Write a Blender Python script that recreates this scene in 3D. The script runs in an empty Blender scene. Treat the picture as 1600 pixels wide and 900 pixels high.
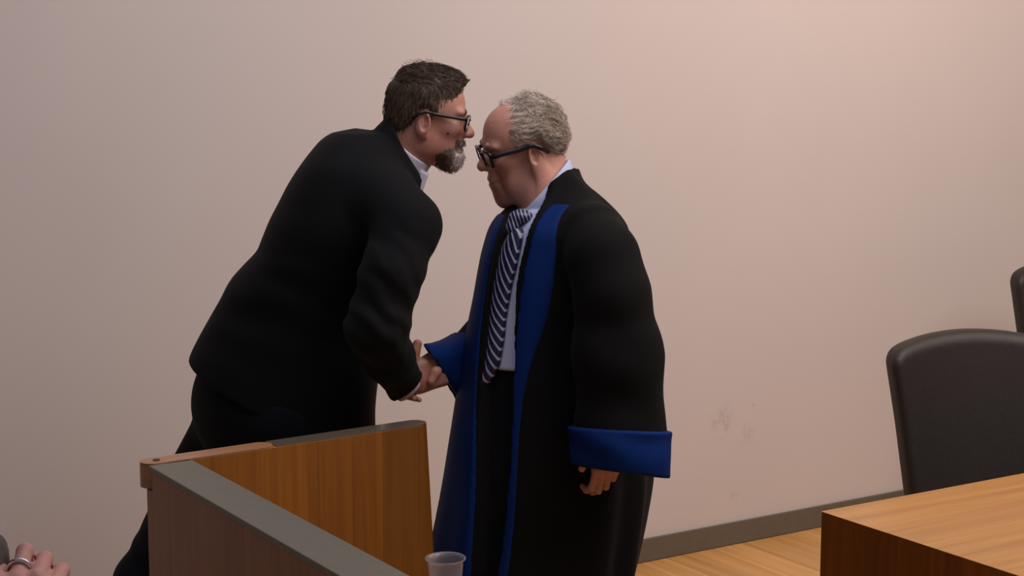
import bpy, math, random
import numpy as np

# ------------------------------------------------------------------ camera
F = 2500.0
CAMZ = 1.72
PITCH = math.atan(320.0 / F)
scene = bpy.context.scene
cam_data = bpy.data.cameras.new('camera')
cam_data.sensor_width = 36.0
cam_data.lens = 36.0 * F / 1600.0
cam = bpy.data.objects.new('camera', cam_data)
scene.collection.objects.link(cam)
cam.location = (0, 0, CAMZ)
cam.rotation_euler = (math.pi / 2 - PITCH, 0, 0)
scene.camera = cam
scene.view_settings.view_transform = 'Standard'
scene.view_settings.look = 'None'
scene.view_settings.gamma = 1.0
scene.view_settings.use_curve_mapping = False
scene.view_settings.exposure = 0.0

# ------------------------------------------------------------------ world and lamps
world = bpy.data.worlds.new('world')
scene.world = world
world.use_nodes = True
world.node_tree.nodes['Background'].inputs[0].default_value = (0.84, 0.84, 1.0, 1)
world.node_tree.nodes['Background'].inputs[1].default_value = 0.16


def area_light(name, loc, target, sx, sy, power, col):
    d = bpy.data.lights.new(name, 'AREA')
    d.shape = 'RECTANGLE'
    d.size, d.size_y, d.energy, d.color = sx, sy, power, col
    o = bpy.data.objects.new(name, d)
    scene.collection.objects.link(o)
    o.location = loc
    v = np.array(target, float) - np.array(loc, float)
    import mathutils
    o.rotation_euler = mathutils.Vector(v).to_track_quat('-Z', 'Y').to_euler()
    return o


area_light('ceiling_light_panel', (2.7, 2.9, 3.9), (2.5, 5.6, 1.1), 3.4, 2.2, 98, (1.0, 0.86, 0.83))
area_light('ceiling_light_panel', (0.4, 2.7, 4.0), (0.5, 3.9, 1.2), 2.4, 1.4, 36, (0.96, 0.92, 1.0))
area_light('ceiling_light_panel', (2.5, 4.5, 3.3), (1.5, 5.9, 0.3), 1.8, 0.8, 30, (1.0, 0.78, 0.62))

# ------------------------------------------------------------------ frames
A = math.radians(32.5)
UX = np.array([math.cos(A), math.sin(A), 0.0])
VX = np.array([-math.sin(A), math.cos(A), 0.0])
ZX = np.array([0, 0, 1.0])
CAM = np.array([0, 0, CAMZ])


def ray(px, py):
    x, y = (px - 800.0) / F, (450.0 - py) / F
    return np.array([x, math.cos(PITCH) + y * math.sin(PITCH), -math.sin(PITCH) + y * math.cos(PITCH)])


def W(px, py, Y):
    d = ray(px, py)
    return CAM + d * (Y / d[1])


def WZ(px, py, z):
    d = ray(px, py)
    return CAM + d * ((z - CAMZ) / d[2])


def norm(v):
    v = np.asarray(v, float)
    return v / np.linalg.norm(v)


# ------------------------------------------------------------------ object helpers
COL = scene.collection


def mesh_obj(name, V, faces, mat=None, parent=None, smooth=True, loc=None):
    """one mesh object; V in the space of its parent (or of loc)"""
    me = bpy.data.meshes.new(name)
    V = np.asarray(V, np.float32)
    if isinstance(faces, np.ndarray):
        n, k = faces.shape
        me.vertices.add(len(V))
        me.vertices.foreach_set('co', V.ravel())
        me.loops.add(n * k)
        me.loops.foreach_set('vertex_index', faces.astype(np.int32).ravel())
        me.polygons.add(n)
        me.polygons.foreach_set('loop_start', np.arange(0, n * k, k, dtype=np.int32))
        me.polygons.foreach_set('loop_total', np.full(n, k, np.int32))
        me.update(calc_edges=True)
        me.validate()
    else:
        me.from_pydata([tuple(map(float, v)) for v in V], [], faces)
        me.update()
    if smooth:
        me.polygons.foreach_set('use_smooth', np.ones(len(me.polygons), bool))
    if mat:
        me.materials.append(mat)
    o = bpy.data.objects.new(name, me)
    COL.objects.link(o)
    if parent:
        o.parent = parent
    if loc is not None:
        o.location = loc
    return o


def tag(o, label=None, cat=None, group=None, kind=None):
    if label: o['label'] = label
    if cat: o['category'] = cat
    if group: o['group'] = group
    if kind: o['kind'] = kind
    return o


def empty(name, loc, rz=0.0):
    o = bpy.data.objects.new(name, None)
    o.empty_display_size = 0.1
    COL.objects.link(o)
    o.location = loc
    o.rotation_euler = (0, 0, rz)
    return o


def copy_tree(o, parent=None):
    c = o.copy()
    COL.objects.link(c)
    c.parent = parent
    for ch in list(o.children):
        copy_tree(ch, c)
    return c


def bevel(o, w=0.003, seg=2):
    m = o.modifiers.new('bevel', 'BEVEL')
    m.width, m.segments, m.limit_method = w, seg, 'ANGLE'
    m.angle_limit = math.radians(40)
    m.harden_normals = False
    return o


class MB:
    def __init__(s):
        s.V, s.F = [], []

    def add(s, V, Fc):
        n = len(s.V)
        s.V += [tuple(map(float, v)) for v in V]
        s.F += [tuple(int(i) + n for i in f) for f in Fc]
        return s

    def box(s, x0, x1, y0, y1, z0, z1):
        V = [(x, y, z) for z in (z0, z1) for y in (y0, y1) for x in (x0, x1)]
        return s.add(V, [(0, 2, 3, 1), (4, 5, 7, 6), (0, 1, 5, 4), (1, 3, 7, 5), (3, 2, 6, 7), (2, 0, 4, 6)])

    def prism(s, poly, z0, z1):
        n = len(poly)
        V = [(x, y, z0) for x, y in poly] + [(x, y, z1) for x, y in poly]
        Fc = [tuple(range(n - 1, -1, -1)), tuple(range(n, 2 * n))]
        Fc += [(i, (i + 1) % n, n + (i + 1) % n, n + i) for i in range(n)]
        return s.add(V, Fc)

    def lathe(s, prof, n=32, c=(0, 0, 0), close=False):
        V, Fc, m = [], [], len(prof)
        for r, z in prof:
            for k in range(n):
                t = 2 * math.pi * k / n
                V.append((c[0] + r * math.cos(t), c[1] + r * math.sin(t), c[2] + z))
        for i in range(m if close else m - 1):
            j = (i + 1) % m
            for k in range(n):
                k2 = (k + 1) % n
                Fc.append((i * n + k, i * n + k2, j * n + k2, j * n + k))
        if not close:
            if prof[0][0] > 1e-5: Fc.append(tuple(range(n - 1, -1, -1)))
            if prof[-1][0] > 1e-5: Fc.append(tuple((m - 1) * n + k for k in range(n)))
        return s.add(V, Fc)

    def tube(s, pts, r, n=8, closed=False, sq=None):
        """r scalar or per point; sq=(a,b) scales the section"""
        P = np.asarray(pts, float)
        m = len(P)
        R = np.full(m, r) if np.isscalar(r) else np.asarray(r, float)
        a, b = sq if sq else (1, 1)
        V, up = [], None
        for i in range(m):
            if closed:
                t = P[(i + 1) % m] - P[i - 1]
            else:
                t = P[min(i + 1, m - 1)] - P[max(i - 1, 0)]
            t = t / (np.linalg.norm(t) + 1e-12)
            if up is None:
                up = np.array([0, 0, 1.0]) if abs(t[2]) < 0.9 else np.array([1.0, 0, 0])
            x = np.cross(t, up); x /= np.linalg.norm(x) + 1e-12
            y = np.cross(x, t); up = y
            for k in range(n):
                th = 2 * math.pi * k / n
                V.append(P[i] + R[i] * (a * math.cos(th) * x + b * math.sin(th) * y))
        Fc = []
        for i in range(m if closed else m - 1):
            j = (i + 1) % m
            for k in range(n):
                k2 = (k + 1) % n
                Fc.append((i * n + k, i * n + k2, j * n + k2, j * n + k))
        if not closed:
            Fc += [tuple(range(n - 1, -1, -1)), tuple((m - 1) * n + k for k in range(n))]
        return s.add(V, Fc)

    def build(s, name, mat=None, parent=None, smooth=False, loc=None):
        return mesh_obj(name, s.V, s.F, mat, parent, smooth, loc)


# ------------------------------------------------------------------ materials
def new_mat(name):
    m = bpy.data.materials.new(name)
    m.use_nodes = True
    nt = m.node_tree
    return m, nt, nt.nodes['Principled BSDF']


def N(nt, t, **kw):
    n = nt.nodes.new(t)
    for k, v in kw.items():
        if isinstance(k, str) and k.startswith('i_'):
            n.inputs[k[2:].replace('_', ' ')].default_value = v
        else:
            setattr(n, k, v)
    return n


def L(nt, a, b):
    nt.links.new(a, b)


def ramp(nt, fac, stops):
    r = N(nt, 'ShaderNodeValToRGB')
    e = r.color_ramp.elements
    while len(e) < len(stops): e.new(0.5)
    for i, (p, c) in enumerate(stops):
        e[i].position, e[i].color = p, (*c, 1)
    L(nt, fac, r.inputs[0])
    return r.outputs[0]


def noise(nt, scale, detail=3, vec=None, rough=0.5, dist=0.0):
    n = N(nt, 'ShaderNodeTexNoise')
    n.inputs['Scale'].default_value = scale
    n.inputs['Detail'].default_value = detail
    n.inputs['Roughness'].default_value = rough
    n.inputs['Distortion'].default_value = dist
    if vec: L(nt, vec, n.inputs['Vector'])
    return n.outputs['Fac']


def mapping(nt, scale=(1, 1, 1), rot=(0, 0, 0), loc=(0, 0, 0), src='Object'):
    tc = N(nt, 'ShaderNodeTexCoord')
    mp = N(nt, 'ShaderNodeMapping')
    mp.inputs['Scale'].default_value = scale
    mp.inputs['Rotation'].default_value = rot
    mp.inputs['Location'].default_value = loc
    L(nt, tc.outputs[src], mp.inputs['Vector'])
    return mp.outputs['Vector']


def bump(nt, b, h, strength=0.2, dist=0.01):
    n = N(nt, 'ShaderNodeBump')
    n.inputs['Strength'].default_value = strength
    n.inputs['Distance'].default_value = dist
    L(nt, h, n.inputs['Height'])
    L(nt, n.outputs[0], b.inputs['Normal'])


def mixc(nt, fac, a, b, mode='MIX'):
    n = N(nt, 'ShaderNodeMix', data_type='RGBA', blend_type=mode)
    for sock, v in ((n.inputs[0], fac), (n.inputs[6], a), (n.inputs[7], b)):
        if isinstance(v, bpy.types.NodeSocket): L(nt, v, sock)
        elif isinstance(v, (int, float)): sock.default_value = v
        else: sock.default_value = (*v, 1)
    return n.outputs[2]


def mat_simple(name, col, rough=0.6, var=0.08, scale=30, bmp=0.0, spec=0.5, sheen=0.0, metal=0.0, coat=0.0):
    m, nt, b = new_mat(name)
    v = mapping(nt)
    f = noise(nt, scale, 4, v)
    c0 = tuple(c * (1 - var) for c in col); c1 = tuple(min(1, c * (1 + var)) for c in col)
    L(nt, ramp(nt, f, [(0.3, c0), (0.7, c1)]), b.inputs['Base Color'])
    b.inputs['Roughness'].default_value = rough
    b.inputs['Specular IOR Level'].default_value = spec
    b.inputs['Sheen Weight'].default_value = sheen
    b.inputs['Metallic'].default_value = metal
    b.inputs['Coat Weight'].default_value = coat
    if bmp: bump(nt, b, noise(nt, scale * 6, 3, v), bmp, 0.002)
    return m


def mat_wood(name, dark, light, axis='z', strip=0.14, tone=0.18, rough=0.35, gscale=1.0, coat=0.0, seam=0.0, stripaxis='x', tones=None):
    """veneer: grain along `axis`, boards `strip` wide along `stripaxis`"""
    m, nt, b = new_mat(name)
    tc = N(nt, 'ShaderNodeTexCoord')
    sx = N(nt, 'ShaderNodeSeparateXYZ'); L(nt, tc.outputs['Object'], sx.inputs[0])
    idx = {'x': 0, 'y': 1, 'z': 2}
    d = N(nt, 'ShaderNodeMath', operation='DIVIDE'); L(nt, sx.outputs[idx[stripaxis]], d.inputs[0]); d.inputs[1].default_value = strip
    fl = N(nt, 'ShaderNodeMath', operation='FLOOR'); L(nt, d.outputs[0], fl.inputs[0])
    wn = N(nt, 'ShaderNodeTexWhiteNoise', noise_dimensions='1D'); L(nt, fl.outputs[0], wn.inputs['W'])
    # shift the grain per board
    cmb = N(nt, 'ShaderNodeCombineXYZ')
    ml = N(nt, 'ShaderNodeMath', operation='MULTIPLY'); L(nt, wn.outputs['Value'], ml.inputs[0]); ml.inputs[1].default_value = 7.3
    for i in range(3): L(nt, ml.outputs[0], cmb.inputs[i])
    ad = N(nt, 'ShaderNodeVectorMath', operation='ADD'); L(nt, tc.outputs['Object'], ad.inputs[0]); L(nt, cmb.outputs[0], ad.inputs[1])
    mp = N(nt, 'ShaderNodeMapping'); L(nt, ad.outputs[0], mp.inputs['Vector'])
    sc = [22 * gscale] * 3; sc[idx[axis]] = 0.9 * gscale
    mp.inputs['Scale'].default_value = sc
    f1 = noise(nt, 1.6, 5, mp.outputs[0], 0.6, 0.6)
    mp2 = N(nt, 'ShaderNodeMapping'); L(nt, ad.outputs[0], mp2.inputs['Vector'])
    sc2 = [240 * gscale] * 3; sc2[idx[axis]] = 6 * gscale
    mp2.inputs['Scale'].default_value = sc2
    f2 = noise(nt, 1.0, 2, mp2.outputs[0])
    a1 = N(nt, 'ShaderNodeMath', operation='MULTIPLY_ADD'); L(nt, f2, a1.inputs[0]); a1.inputs[1].default_value = 0.25; L(nt, f1, a1.inputs[2])
    base = ramp(nt, a1.outputs[0], [(0.38, dark), (0.85, light)])
    tn = N(nt, 'ShaderNodeMapRange'); L(nt, wn.outputs['Value'], tn.inputs[0]); tn.inputs[3].default_value = 1 - tone; tn.inputs[4].default_value = 1 + tone
    vm = N(nt, 'ShaderNodeVectorMath', operation='SCALE'); L(nt, base, vm.inputs[0]); L(nt, tn.outputs[0], vm.inputs['Scale'])
    out = vm.outputs[0]
    if seam:
        fr = N(nt, 'ShaderNodeMath', operation='FRACT'); L(nt, d.outputs[0], fr.inputs[0])
        lt = N(nt, 'ShaderNodeMath', operation='LESS_THAN'); L(nt, fr.outputs[0], lt.inputs[0]); lt.inputs[1].default_value = seam
        mm = N(nt, 'ShaderNodeMath', operation='MULTIPLY'); L(nt, lt.outputs[0], mm.inputs[0]); mm.inputs[1].default_value = 0.55
        out = mixc(nt, mm.outputs[0], out, tuple(c * 0.3 for c in dark))
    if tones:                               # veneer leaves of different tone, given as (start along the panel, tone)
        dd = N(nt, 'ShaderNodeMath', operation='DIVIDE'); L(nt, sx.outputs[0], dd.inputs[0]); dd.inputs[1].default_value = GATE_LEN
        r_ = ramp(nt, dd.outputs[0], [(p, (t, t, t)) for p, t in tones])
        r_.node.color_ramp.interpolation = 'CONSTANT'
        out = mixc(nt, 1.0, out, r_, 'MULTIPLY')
    L(nt, out, b.inputs['Base Color'])
    b.inputs['Roughness'].default_value = rough
    b.inputs['Coat Weight'].default_value = coat
    b.inputs['Coat Roughness'].default_value = 0.25
    bump(nt, b, f2, 0.04, 0.001)
    return m


M = {}
BH = 0.985                                  # height of barrier and gate
GATE_LEN = float(np.linalg.norm((WZ(671, 661, BH) - WZ(262, 722, BH))[:2]))
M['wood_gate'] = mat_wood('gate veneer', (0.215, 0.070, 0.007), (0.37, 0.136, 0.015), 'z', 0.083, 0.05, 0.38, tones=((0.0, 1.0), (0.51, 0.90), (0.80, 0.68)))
M['wood_barrier'] = mat_wood('barrier veneer', (0.19, 0.078, 0.036), (0.28, 0.128, 0.06), 'z', 0.20, 0.08, 0.45)
M['wood_post'] = mat_wood('hinge wood', (0.30, 0.14, 0.065), (0.46, 0.24, 0.12), 'x', 0.5, 0.05, 0.35)
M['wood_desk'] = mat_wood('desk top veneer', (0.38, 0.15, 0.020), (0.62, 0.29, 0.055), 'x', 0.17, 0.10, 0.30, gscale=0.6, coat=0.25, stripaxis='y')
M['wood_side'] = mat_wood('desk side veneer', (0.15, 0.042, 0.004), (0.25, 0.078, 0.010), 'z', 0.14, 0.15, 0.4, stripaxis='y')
M['wood_floor'] = mat_wood('oak floor boards', (0.50, 0.235, 0.065), (0.74, 0.41, 0.14), 'y', 0.12, 0.09, 0.38, gscale=0.6, seam=0.02)
M['cap_gate'] = mat_simple('polished gate edge', (0.105, 0.085, 0.060), 0.32, 0.05, 60, 0.0, coat=0.15)
M['cap'] = mat_simple('grey green laminate', (0.150, 0.140, 0.108), 0.5, 0.05, 60, 0.05)
M['skirting'] = mat_simple('skirting paint', (0.135, 0.115, 0.085), 0.55, 0.06, 25)
M['steel'] = mat_simple('steel pin', (0.06, 0.05, 0.045), 0.4, 0.1, 60, metal=0.6)
M['leather'] = mat_simple('black leather', (0.021, 0.016, 0.0135), 0.52, 0.12, 90, 0.25, spec=0.42)
M['plastic'] = mat_simple('black plastic', (0.015, 0.015, 0.016), 0.4, 0.1, 50)


def wall_material():
    m, nt, b = new_mat('wall paint')
    v = mapping(nt)
    f = noise(nt, 1.1, 3, v)
    base = ramp(nt, f, [(0.3, (0.62, 0.560, 0.520)), (0.7, (0.645, 0.585, 0.545))])
    tc = N(nt, 'ShaderNodeTexCoord')
    out = base
    # worn smudges on the paint
    for (cx, cz, rx, rz, amt, fs) in SMUDGES:
        mp = N(nt, 'ShaderNodeMapping', vector_type='POINT')
        mp.inputs['Location'].default_value = (-cx / rx, 0, -cz / rz)
        mp.inputs['Scale'].default_value = (1 / rx, 0, 1 / rz)
        L(nt, tc.outputs['Object'], mp.inputs['Vector'])
        ln = N(nt, 'ShaderNodeVectorMath', operation='LENGTH'); L(nt, mp.outputs[0], ln.inputs[0])
        mr = N(nt, 'ShaderNodeMapRange'); L(nt, ln.outputs['Value'], mr.inputs[0])
        mr.inputs[1].default_value, mr.inputs[2].default_value = 1.0, 0.2
        mr.inputs[3].default_value, mr.inputs[4].default_value = 0.0, 1.0
        nz = noise(nt, fs, 4, v, 0.7)
        th = N(nt, 'ShaderNodeMapRange'); L(nt, nz, th.inputs[0])
        th.inputs[1].default_value, th.inputs[2].default_value = 0.46, 0.72
        mu = N(nt, 'ShaderNodeMath', operation='MULTIPLY'); L(nt, mr.outputs[0], mu.inputs[0]); L(nt, th.outputs[0], mu.inputs[1])
        m2 = N(nt, 'ShaderNodeMath', operation='MULTIPLY'); L(nt, mu.outputs[0], m2.inputs[0]); m2.inputs[1].default_value = amt * 0.7
        out = mixc(nt, m2.outputs[0], out, (0.20, 0.16, 0.13))
    L(nt, out, b.inputs['Base Color'])
    b.inputs['Roughness'].default_value = 0.85
    b.inputs['Specular IOR Level'].default_value = 0.2
    bump(nt, b, noise(nt, 160, 3, v), 0.05, 0.001)
    return m


# ------------------------------------------------------------------ room shell
O = WZ(1000, 880.5, 0.0)              # foot of the skirting on the floor
ROT = (0, 0, A)


def room(p):
    d = np.asarray(p, float) - O
    return np.array([d @ UX, d @ VX, d[2]])


def wall_hit(px, py, off=0.014):
    d = ray(px, py)
    t = ((O + VX * off - CAM) @ VX) / (d @ VX)
    return room(CAM + d * t)


SMUDGES = []
for px, py, rx, rz, amt, fs in ((1128, 660, .065, .085, .55, 34), (1168, 677, .05, .06, .5, 40), (1146, 776, .03, .03, .6, 30), (1178, 632, .012, .012, .7, 25),
                                (1330, 790, .5, .03, .25, 18)):
    h = wall_hit(px, py)
    SMUDGES.append((h[0], h[2], rx, rz, amt, fs))
SK_H = wall_hit(1008, 843.5, 0.0)[2]

fl = MB().box(-7, 6, -7.5, 0.02, -0.12, 0.0).build('floor', M['wood_floor'], loc=O)
fl.rotation_euler = ROT
tag(fl, kind='structure')
M['wall'] = wall_material()
wl = MB().box(-7, 6, 0.014, 0.16, -0.12, 4.3).build('wall_back', M['wall'], loc=O)
wl.rotation_euler = ROT
tag(wl, kind='structure')
bb = MB().box(-7, 6, 0.0, 0.016, 0.003, SK_H).build('baseboard_back', M['skirting'], loc=O)
bb.rotation_euler = ROT
tag(bb, kind='structure')

# ------------------------------------------------------------------ fixed barrier
p_in = WZ(298, 717, BH)                # inner end corner of the cap
p_out = WZ(233, 728, BH)
w_cap = abs((p_in - p_out) @ UX)
b0 = empty('courtroom_barrier', (p_out[0], p_out[1], 0), A)   # local x = across, -y = towards the public side
tag(b0, 'fixed wooden courtroom barrier with grey-green top ledge running towards the viewer', 'barrier')
LEN = 2.3
pan = MB()
ov = 0.004
# the lower part runs on past a notch cut for the hinge of the gate
pan.add(*(lambda q: ([(ov, y, z) for y, z in q] + [(w_cap - ov, y, z) for y, z in q],
        [tuple(range(6)), tuple(range(11, 5, -1))] + [(i, 6 + i, 6 + (i + 1) % 6, (i + 1) % 6) for i in range(6)]))(
        [(-LEN, 0), (0.030, 0), (0.030, BH - 0.052), (0.0, BH - 0.052), (0.0, BH - 0.012), (-LEN, BH - 0.012)]))
bp = bevel(pan.build('panel', M['wood_barrier'], b0), 0.002)
bevel(MB().box(0.0, w_cap, -LEN, 0.004, BH - 0.012, BH).build('ledge', M['cap'], b0), 0.002)

# ------------------------------------------------------------------ swing gate
g_l = WZ(262, 722, BH)
g_r = WZ(671, 661, BH)
gdir = g_r - g_l; glen = np.linalg.norm(gdir[:2]); gang = math.atan2(gdir[1], gdir[0])
g_o = g_l - norm([gdir[0], gdir[1], 0]) * 0.0
gate = empty('swing_gate', (g_o[0], g_o[1], 0), gang)
tag(gate, 'orange-brown wooden swing gate between the two men, hinged to the barrier', 'gate')
GT = 0.052


def stadium(x0, x1, t, n=10, left=True):
    r = t / 2
    pts = []
    for k in range(n + 1):
        a = -math.pi / 2 + math.pi * k / n
        pts.append((x1 - r + r * math.cos(a), r * math.sin(a)))
    if left:
        for k in range(n + 1):
            a = math.pi / 2 + math.pi * k / n
            pts.append((x0 + r + r * math.cos(a), r * math.sin(a)))
    else:
        pts += [(x0, r), (x0, -r)]
    return pts


def gate_panel(z0, z1, x0, x1a, x1b, t, left):
    P0, P1 = stadium(x0, x1b, t, 10, left), stadium(x0, x1a, t, 10, left)
    n = len(P0)
    V = [(x, y + t / 2, z0) for x, y in P0] + [(x, y + t / 2, z1) for x, y in P1]
    Fc = [tuple(range(n - 1, -1, -1)), tuple(range(n, 2 * n))] + [(i, (i + 1) % n, n + (i + 1) % n, n + i) for i in range(n)]
    return MB().add(V, Fc)


bevel(gate_panel(0.10, BH - 0.002, 0.046, glen + 0.004, glen + 0.055, GT, False).build('panel', M['wood_gate'], gate), 0.0015)
bevel(gate_panel(BH - 0.002, BH, 0.24, glen + 0.004, glen + 0.004, GT, False).build('top_cap', M['cap_gate'], gate), 0.0006)
hr = MB()
hr.add(*[(lambda q: ([(x, y + GT / 2, BH - 0.002) for x, y in q] + [(x, y + GT / 2, BH + 0.0005) for x, y in q],
         [tuple(range(len(q) - 1, -1, -1)), tuple(range(len(q), 2 * len(q)))] + [(i, (i + 1) % len(q), len(q) + (i + 1) % len(q), len(q) + i) for i in range(len(q))]))(stadium(-0.045, 0.24, GT, 12, True))][0])
hrail = bevel(hr.build('hinge_rail', M['wood_post'], gate), 0.0006)
bevel(gate_panel(BH - 0.050, BH - 0.0025, -0.045, 0.045, 0.045, GT, True).build('hinge_block', M['wood_post'], gate), 0.002)
MB().lathe([(0.0, 0.002), (0.007, 0.002), (0.007, -0.001)], 16, (-0.012, GT / 2, BH + 0.0005)).build('hinge_pin', M['steel'], hrail)

# ------------------------------------------------------------------ judges' desk
DH = 0.75
d0 = WZ(1283, 799, DH)
desk = empty('courtroom_desk', (d0[0], d0[1], 0), A - math.radians(0.5))
tag(desk, 'large light-brown wooden desk with dark side panel at lower right', 'desk')
bevel(MB().box(0, 2.2, -0.95, 0, DH - 0.0015, DH).box(0.0305, 2.199, -0.9495, -0.0005, DH - 0.028, DH - 0.0016).build('desk_top', M['wood_desk'], desk), 0.0004)
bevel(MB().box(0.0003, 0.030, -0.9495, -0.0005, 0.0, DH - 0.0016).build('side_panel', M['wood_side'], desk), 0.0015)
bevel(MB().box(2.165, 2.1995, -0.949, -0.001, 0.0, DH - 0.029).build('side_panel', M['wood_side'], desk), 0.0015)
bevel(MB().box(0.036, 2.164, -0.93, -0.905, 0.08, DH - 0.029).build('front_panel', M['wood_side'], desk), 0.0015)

# ------------------------------------------------------------------ side table and cup
TH = 0.77
cup_rim_r = 0.0375
cp = W(696, 871.5, 2.85)
TH = cp[2] - 0.098
tc0 = np.array([cp[0], cp[1], 0]) + UX * 0.06 + VX * 0.055
table = empty('side_table', (tc0[0], tc0[1], 0), A)
tag(table, 'wooden table below the frame carrying the clear plastic cup', 'table')
bevel(MB().box(-0.36, 0, -0.6, 0, TH - 0.025, TH).build('table_top', M['wood_desk'], table), 0.002)
for x in (-0.35, -0.05):
    for y in (-0.59, -0.05):
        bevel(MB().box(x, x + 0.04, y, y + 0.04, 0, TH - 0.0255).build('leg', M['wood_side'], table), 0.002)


def mat_cup():
    m, nt, b = new_mat('clear plastic')
    v = mapping(nt)
    b.inputs['Base Color'].default_value = (0.93, 0.93, 0.98, 1)
    b.inputs['Roughness'].default_value = 0.12
    b.inputs['Transmission Weight'].default_value = 0.90
    b.inputs['IOR'].default_value = 1.30
    bump(nt, b, noise(nt, 60, 2, v), 0.04, 0.002)
    return m


M['cup'] = mat_cup()
cup = MB()
H_ = 0.098
prof = [(0.0, 0.0), (0.023, 0.0), (0.0245, 0.002)]
for k in range(1, 12):
    z = 0.002 + (H_ - 0.006) * k / 11
    r = 0.0245 + (0.0335 - 0.0245) * k / 11 + (0.0006 if k % 2 and k < 8 else 0)
    prof.append((r, z))
prof += [(0.0375, H_ - 0.003), (0.0380, H_ - 0.0012), (0.0372, H_), (0.0355, H_ - 0.0008), (0.0325, H_ - 0.004)]
for k in range(10, 0, -1):
    z = 0.0025 + (H_ - 0.006) * k / 11
    prof.append((0.0237 + (0.0328 - 0.0237) * k / 11, z))
prof += [(0.0225, 0.0025), (0.0, 0.0025)]
cup.lathe(prof, 48)
c_o = cup.build('plastic_cup', M['cup'], None, True, (cp[0], cp[1], TH + 0.0005))
tag(c_o, 'clear plastic drinking cup at the bottom edge in front of the robed man', 'cup')

# ------------------------------------------------------------------ implicit surfaces (for padded, draped and living shapes)
class S:
    """signed distance: fn(P)->d, with a bounding sphere"""
    __slots__ = ('fn', 'c', 'r')

    def __init__(s, fn, c, r):
        s.fn, s.c, s.r = fn, np.asarray(c, float), float(r)

    def __call__(s, P):
        return s.fn(P)


def smin(a, b, k):
    if k <= 0: return np.minimum(a, b)
    h = np.maximum(k - np.abs(a - b), 0) / k
    return np.minimum(a, b) - h * h * k * 0.25


def smax(a, b, k):
    return -smin(-a, -b, k)


def cap(a, b, ra, rb):
    a, b = np.asarray(a, float), np.asarray(b, float)
    ba = b - a
    l2 = max(ba @ ba, 1e-12)

    def fn(P):
        pa = P - a
        h = np.clip(pa @ ba / l2, 0, 1)
        return np.linalg.norm(pa - h[:, None] * ba, axis=1) - (ra + (rb - ra) * h)
    return S(fn, (a + b) / 2, np.linalg.norm(ba) / 2 + max(ra, rb))


def ell(c, r, R=None):
    c, r = np.asarray(c, float), np.asarray(r, float)

    def fn(P):
        q = P - c
        if R is not None: q = q @ R
        k0 = np.linalg.norm(q / r, axis=1)
        k1 = np.linalg.norm(q / (r * r), axis=1) + 1e-9
        return np.where(k0 < 1e-6, -r.min(), k0 * (k0 - 1) / k1)
    return S(fn, c, r.max())


def ecap(a, b, ra, rb, side, flat):
    """capsule whose section is squashed by `flat` along the direction `side`"""
    a, b, side = np.asarray(a, float), np.asarray(b, float), norm(side)
    ba = b - a
    l2 = max(ba @ ba, 1e-12)
    k = 1.0 / flat - 1.0

    def fn(P):
        pa = P - a
        h = np.clip(pa @ ba / l2, 0, 1)
        q = pa - h[:, None] * ba
        q = q + np.outer(q @ side, side) * k
        return (np.linalg.norm(q, axis=1) - (ra + (rb - ra) * h)) * min(1.0, flat)
    return S(fn, (a + b) / 2, np.linalg.norm(ba) / 2 + max(ra, rb))


def rbox(c, hs, rad, R=None):
    c, hs = np.asarray(c, float), np.asarray(hs, float)

    def fn(P):
        q = P - c
        if R is not None: q = q @ R
        q = np.abs(q) - (hs - rad)
        return np.linalg.norm(np.maximum(q, 0), axis=1) + np.minimum(q.max(axis=1), 0) - rad
    return S(fn, c, np.linalg.norm(hs))


def plane(p, n):
    """negative on the side away from n"""
    p, n = np.asarray(p, float), norm(n)
    return lambda P: (P - p) @ n


def chain(pts, rads, k=0.02):
    return U([cap(pts[i], pts[i + 1], rads[i], rads[i + 1]) for i in range(len(pts) - 1)], k)


def U(items, k=0.02):
    items = [i if isinstance(i, S) else i for i in items]
    cs = np.array([i.c for i in items])
    c = (cs.max(0) + cs.min(0)) / 2
    r = max(np.linalg.norm(i.c - c) + i.r for i in items)

    def fn(P):
        pc = (P.max(0) + P.min(0)) / 2
        pr = np.linalg.norm(P - pc, axis=1).max()
        d = np.full(len(P), 1e3)
        best = 1e3
        for s in items:
            lo = np.linalg.norm(pc - s.c) - s.r - pr
            if lo > k + 0.03 and lo > best + k: continue
            e = s.fn(P)
            d = smin(d, e, k)
            best = min(best, d.max())
        return d
    return S(fn, c, r)


def sub(a, b, k=0.0):
    def fn(P):
        return smax(a.fn(P), -b.fn(P) if isinstance(b, S) else -b(P), k)
    return S(fn, a.c, a.r)


def inter(a, f, k=0.0):
    def fn(P):
        return smax(a.fn(P), f(P), k)
    return S(fn, a.c, a.r)


def off(a, e):
    return S(lambda P: a.fn(P) - e, a.c, a.r + max(e, 0))


def shell(a, t):
    """skin of thickness t just outside a"""
    return S(lambda P: (lambda d: np.maximum(d - t, -d))(a.fn(P)), a.c, a.r + t)


def disp(a, g):
    return S(lambda P: a.fn(P) + g(P), a.c, a.r + 0.03)


def xf(a, C, R, s=1.0):
    """place a local shape: columns of R are its axes in the world"""
    C = np.asarray(C, float)
    return S(lambda P: a.fn((P - C) @ R / s) * s, C + R @ (a.c * s), a.r * s)


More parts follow.
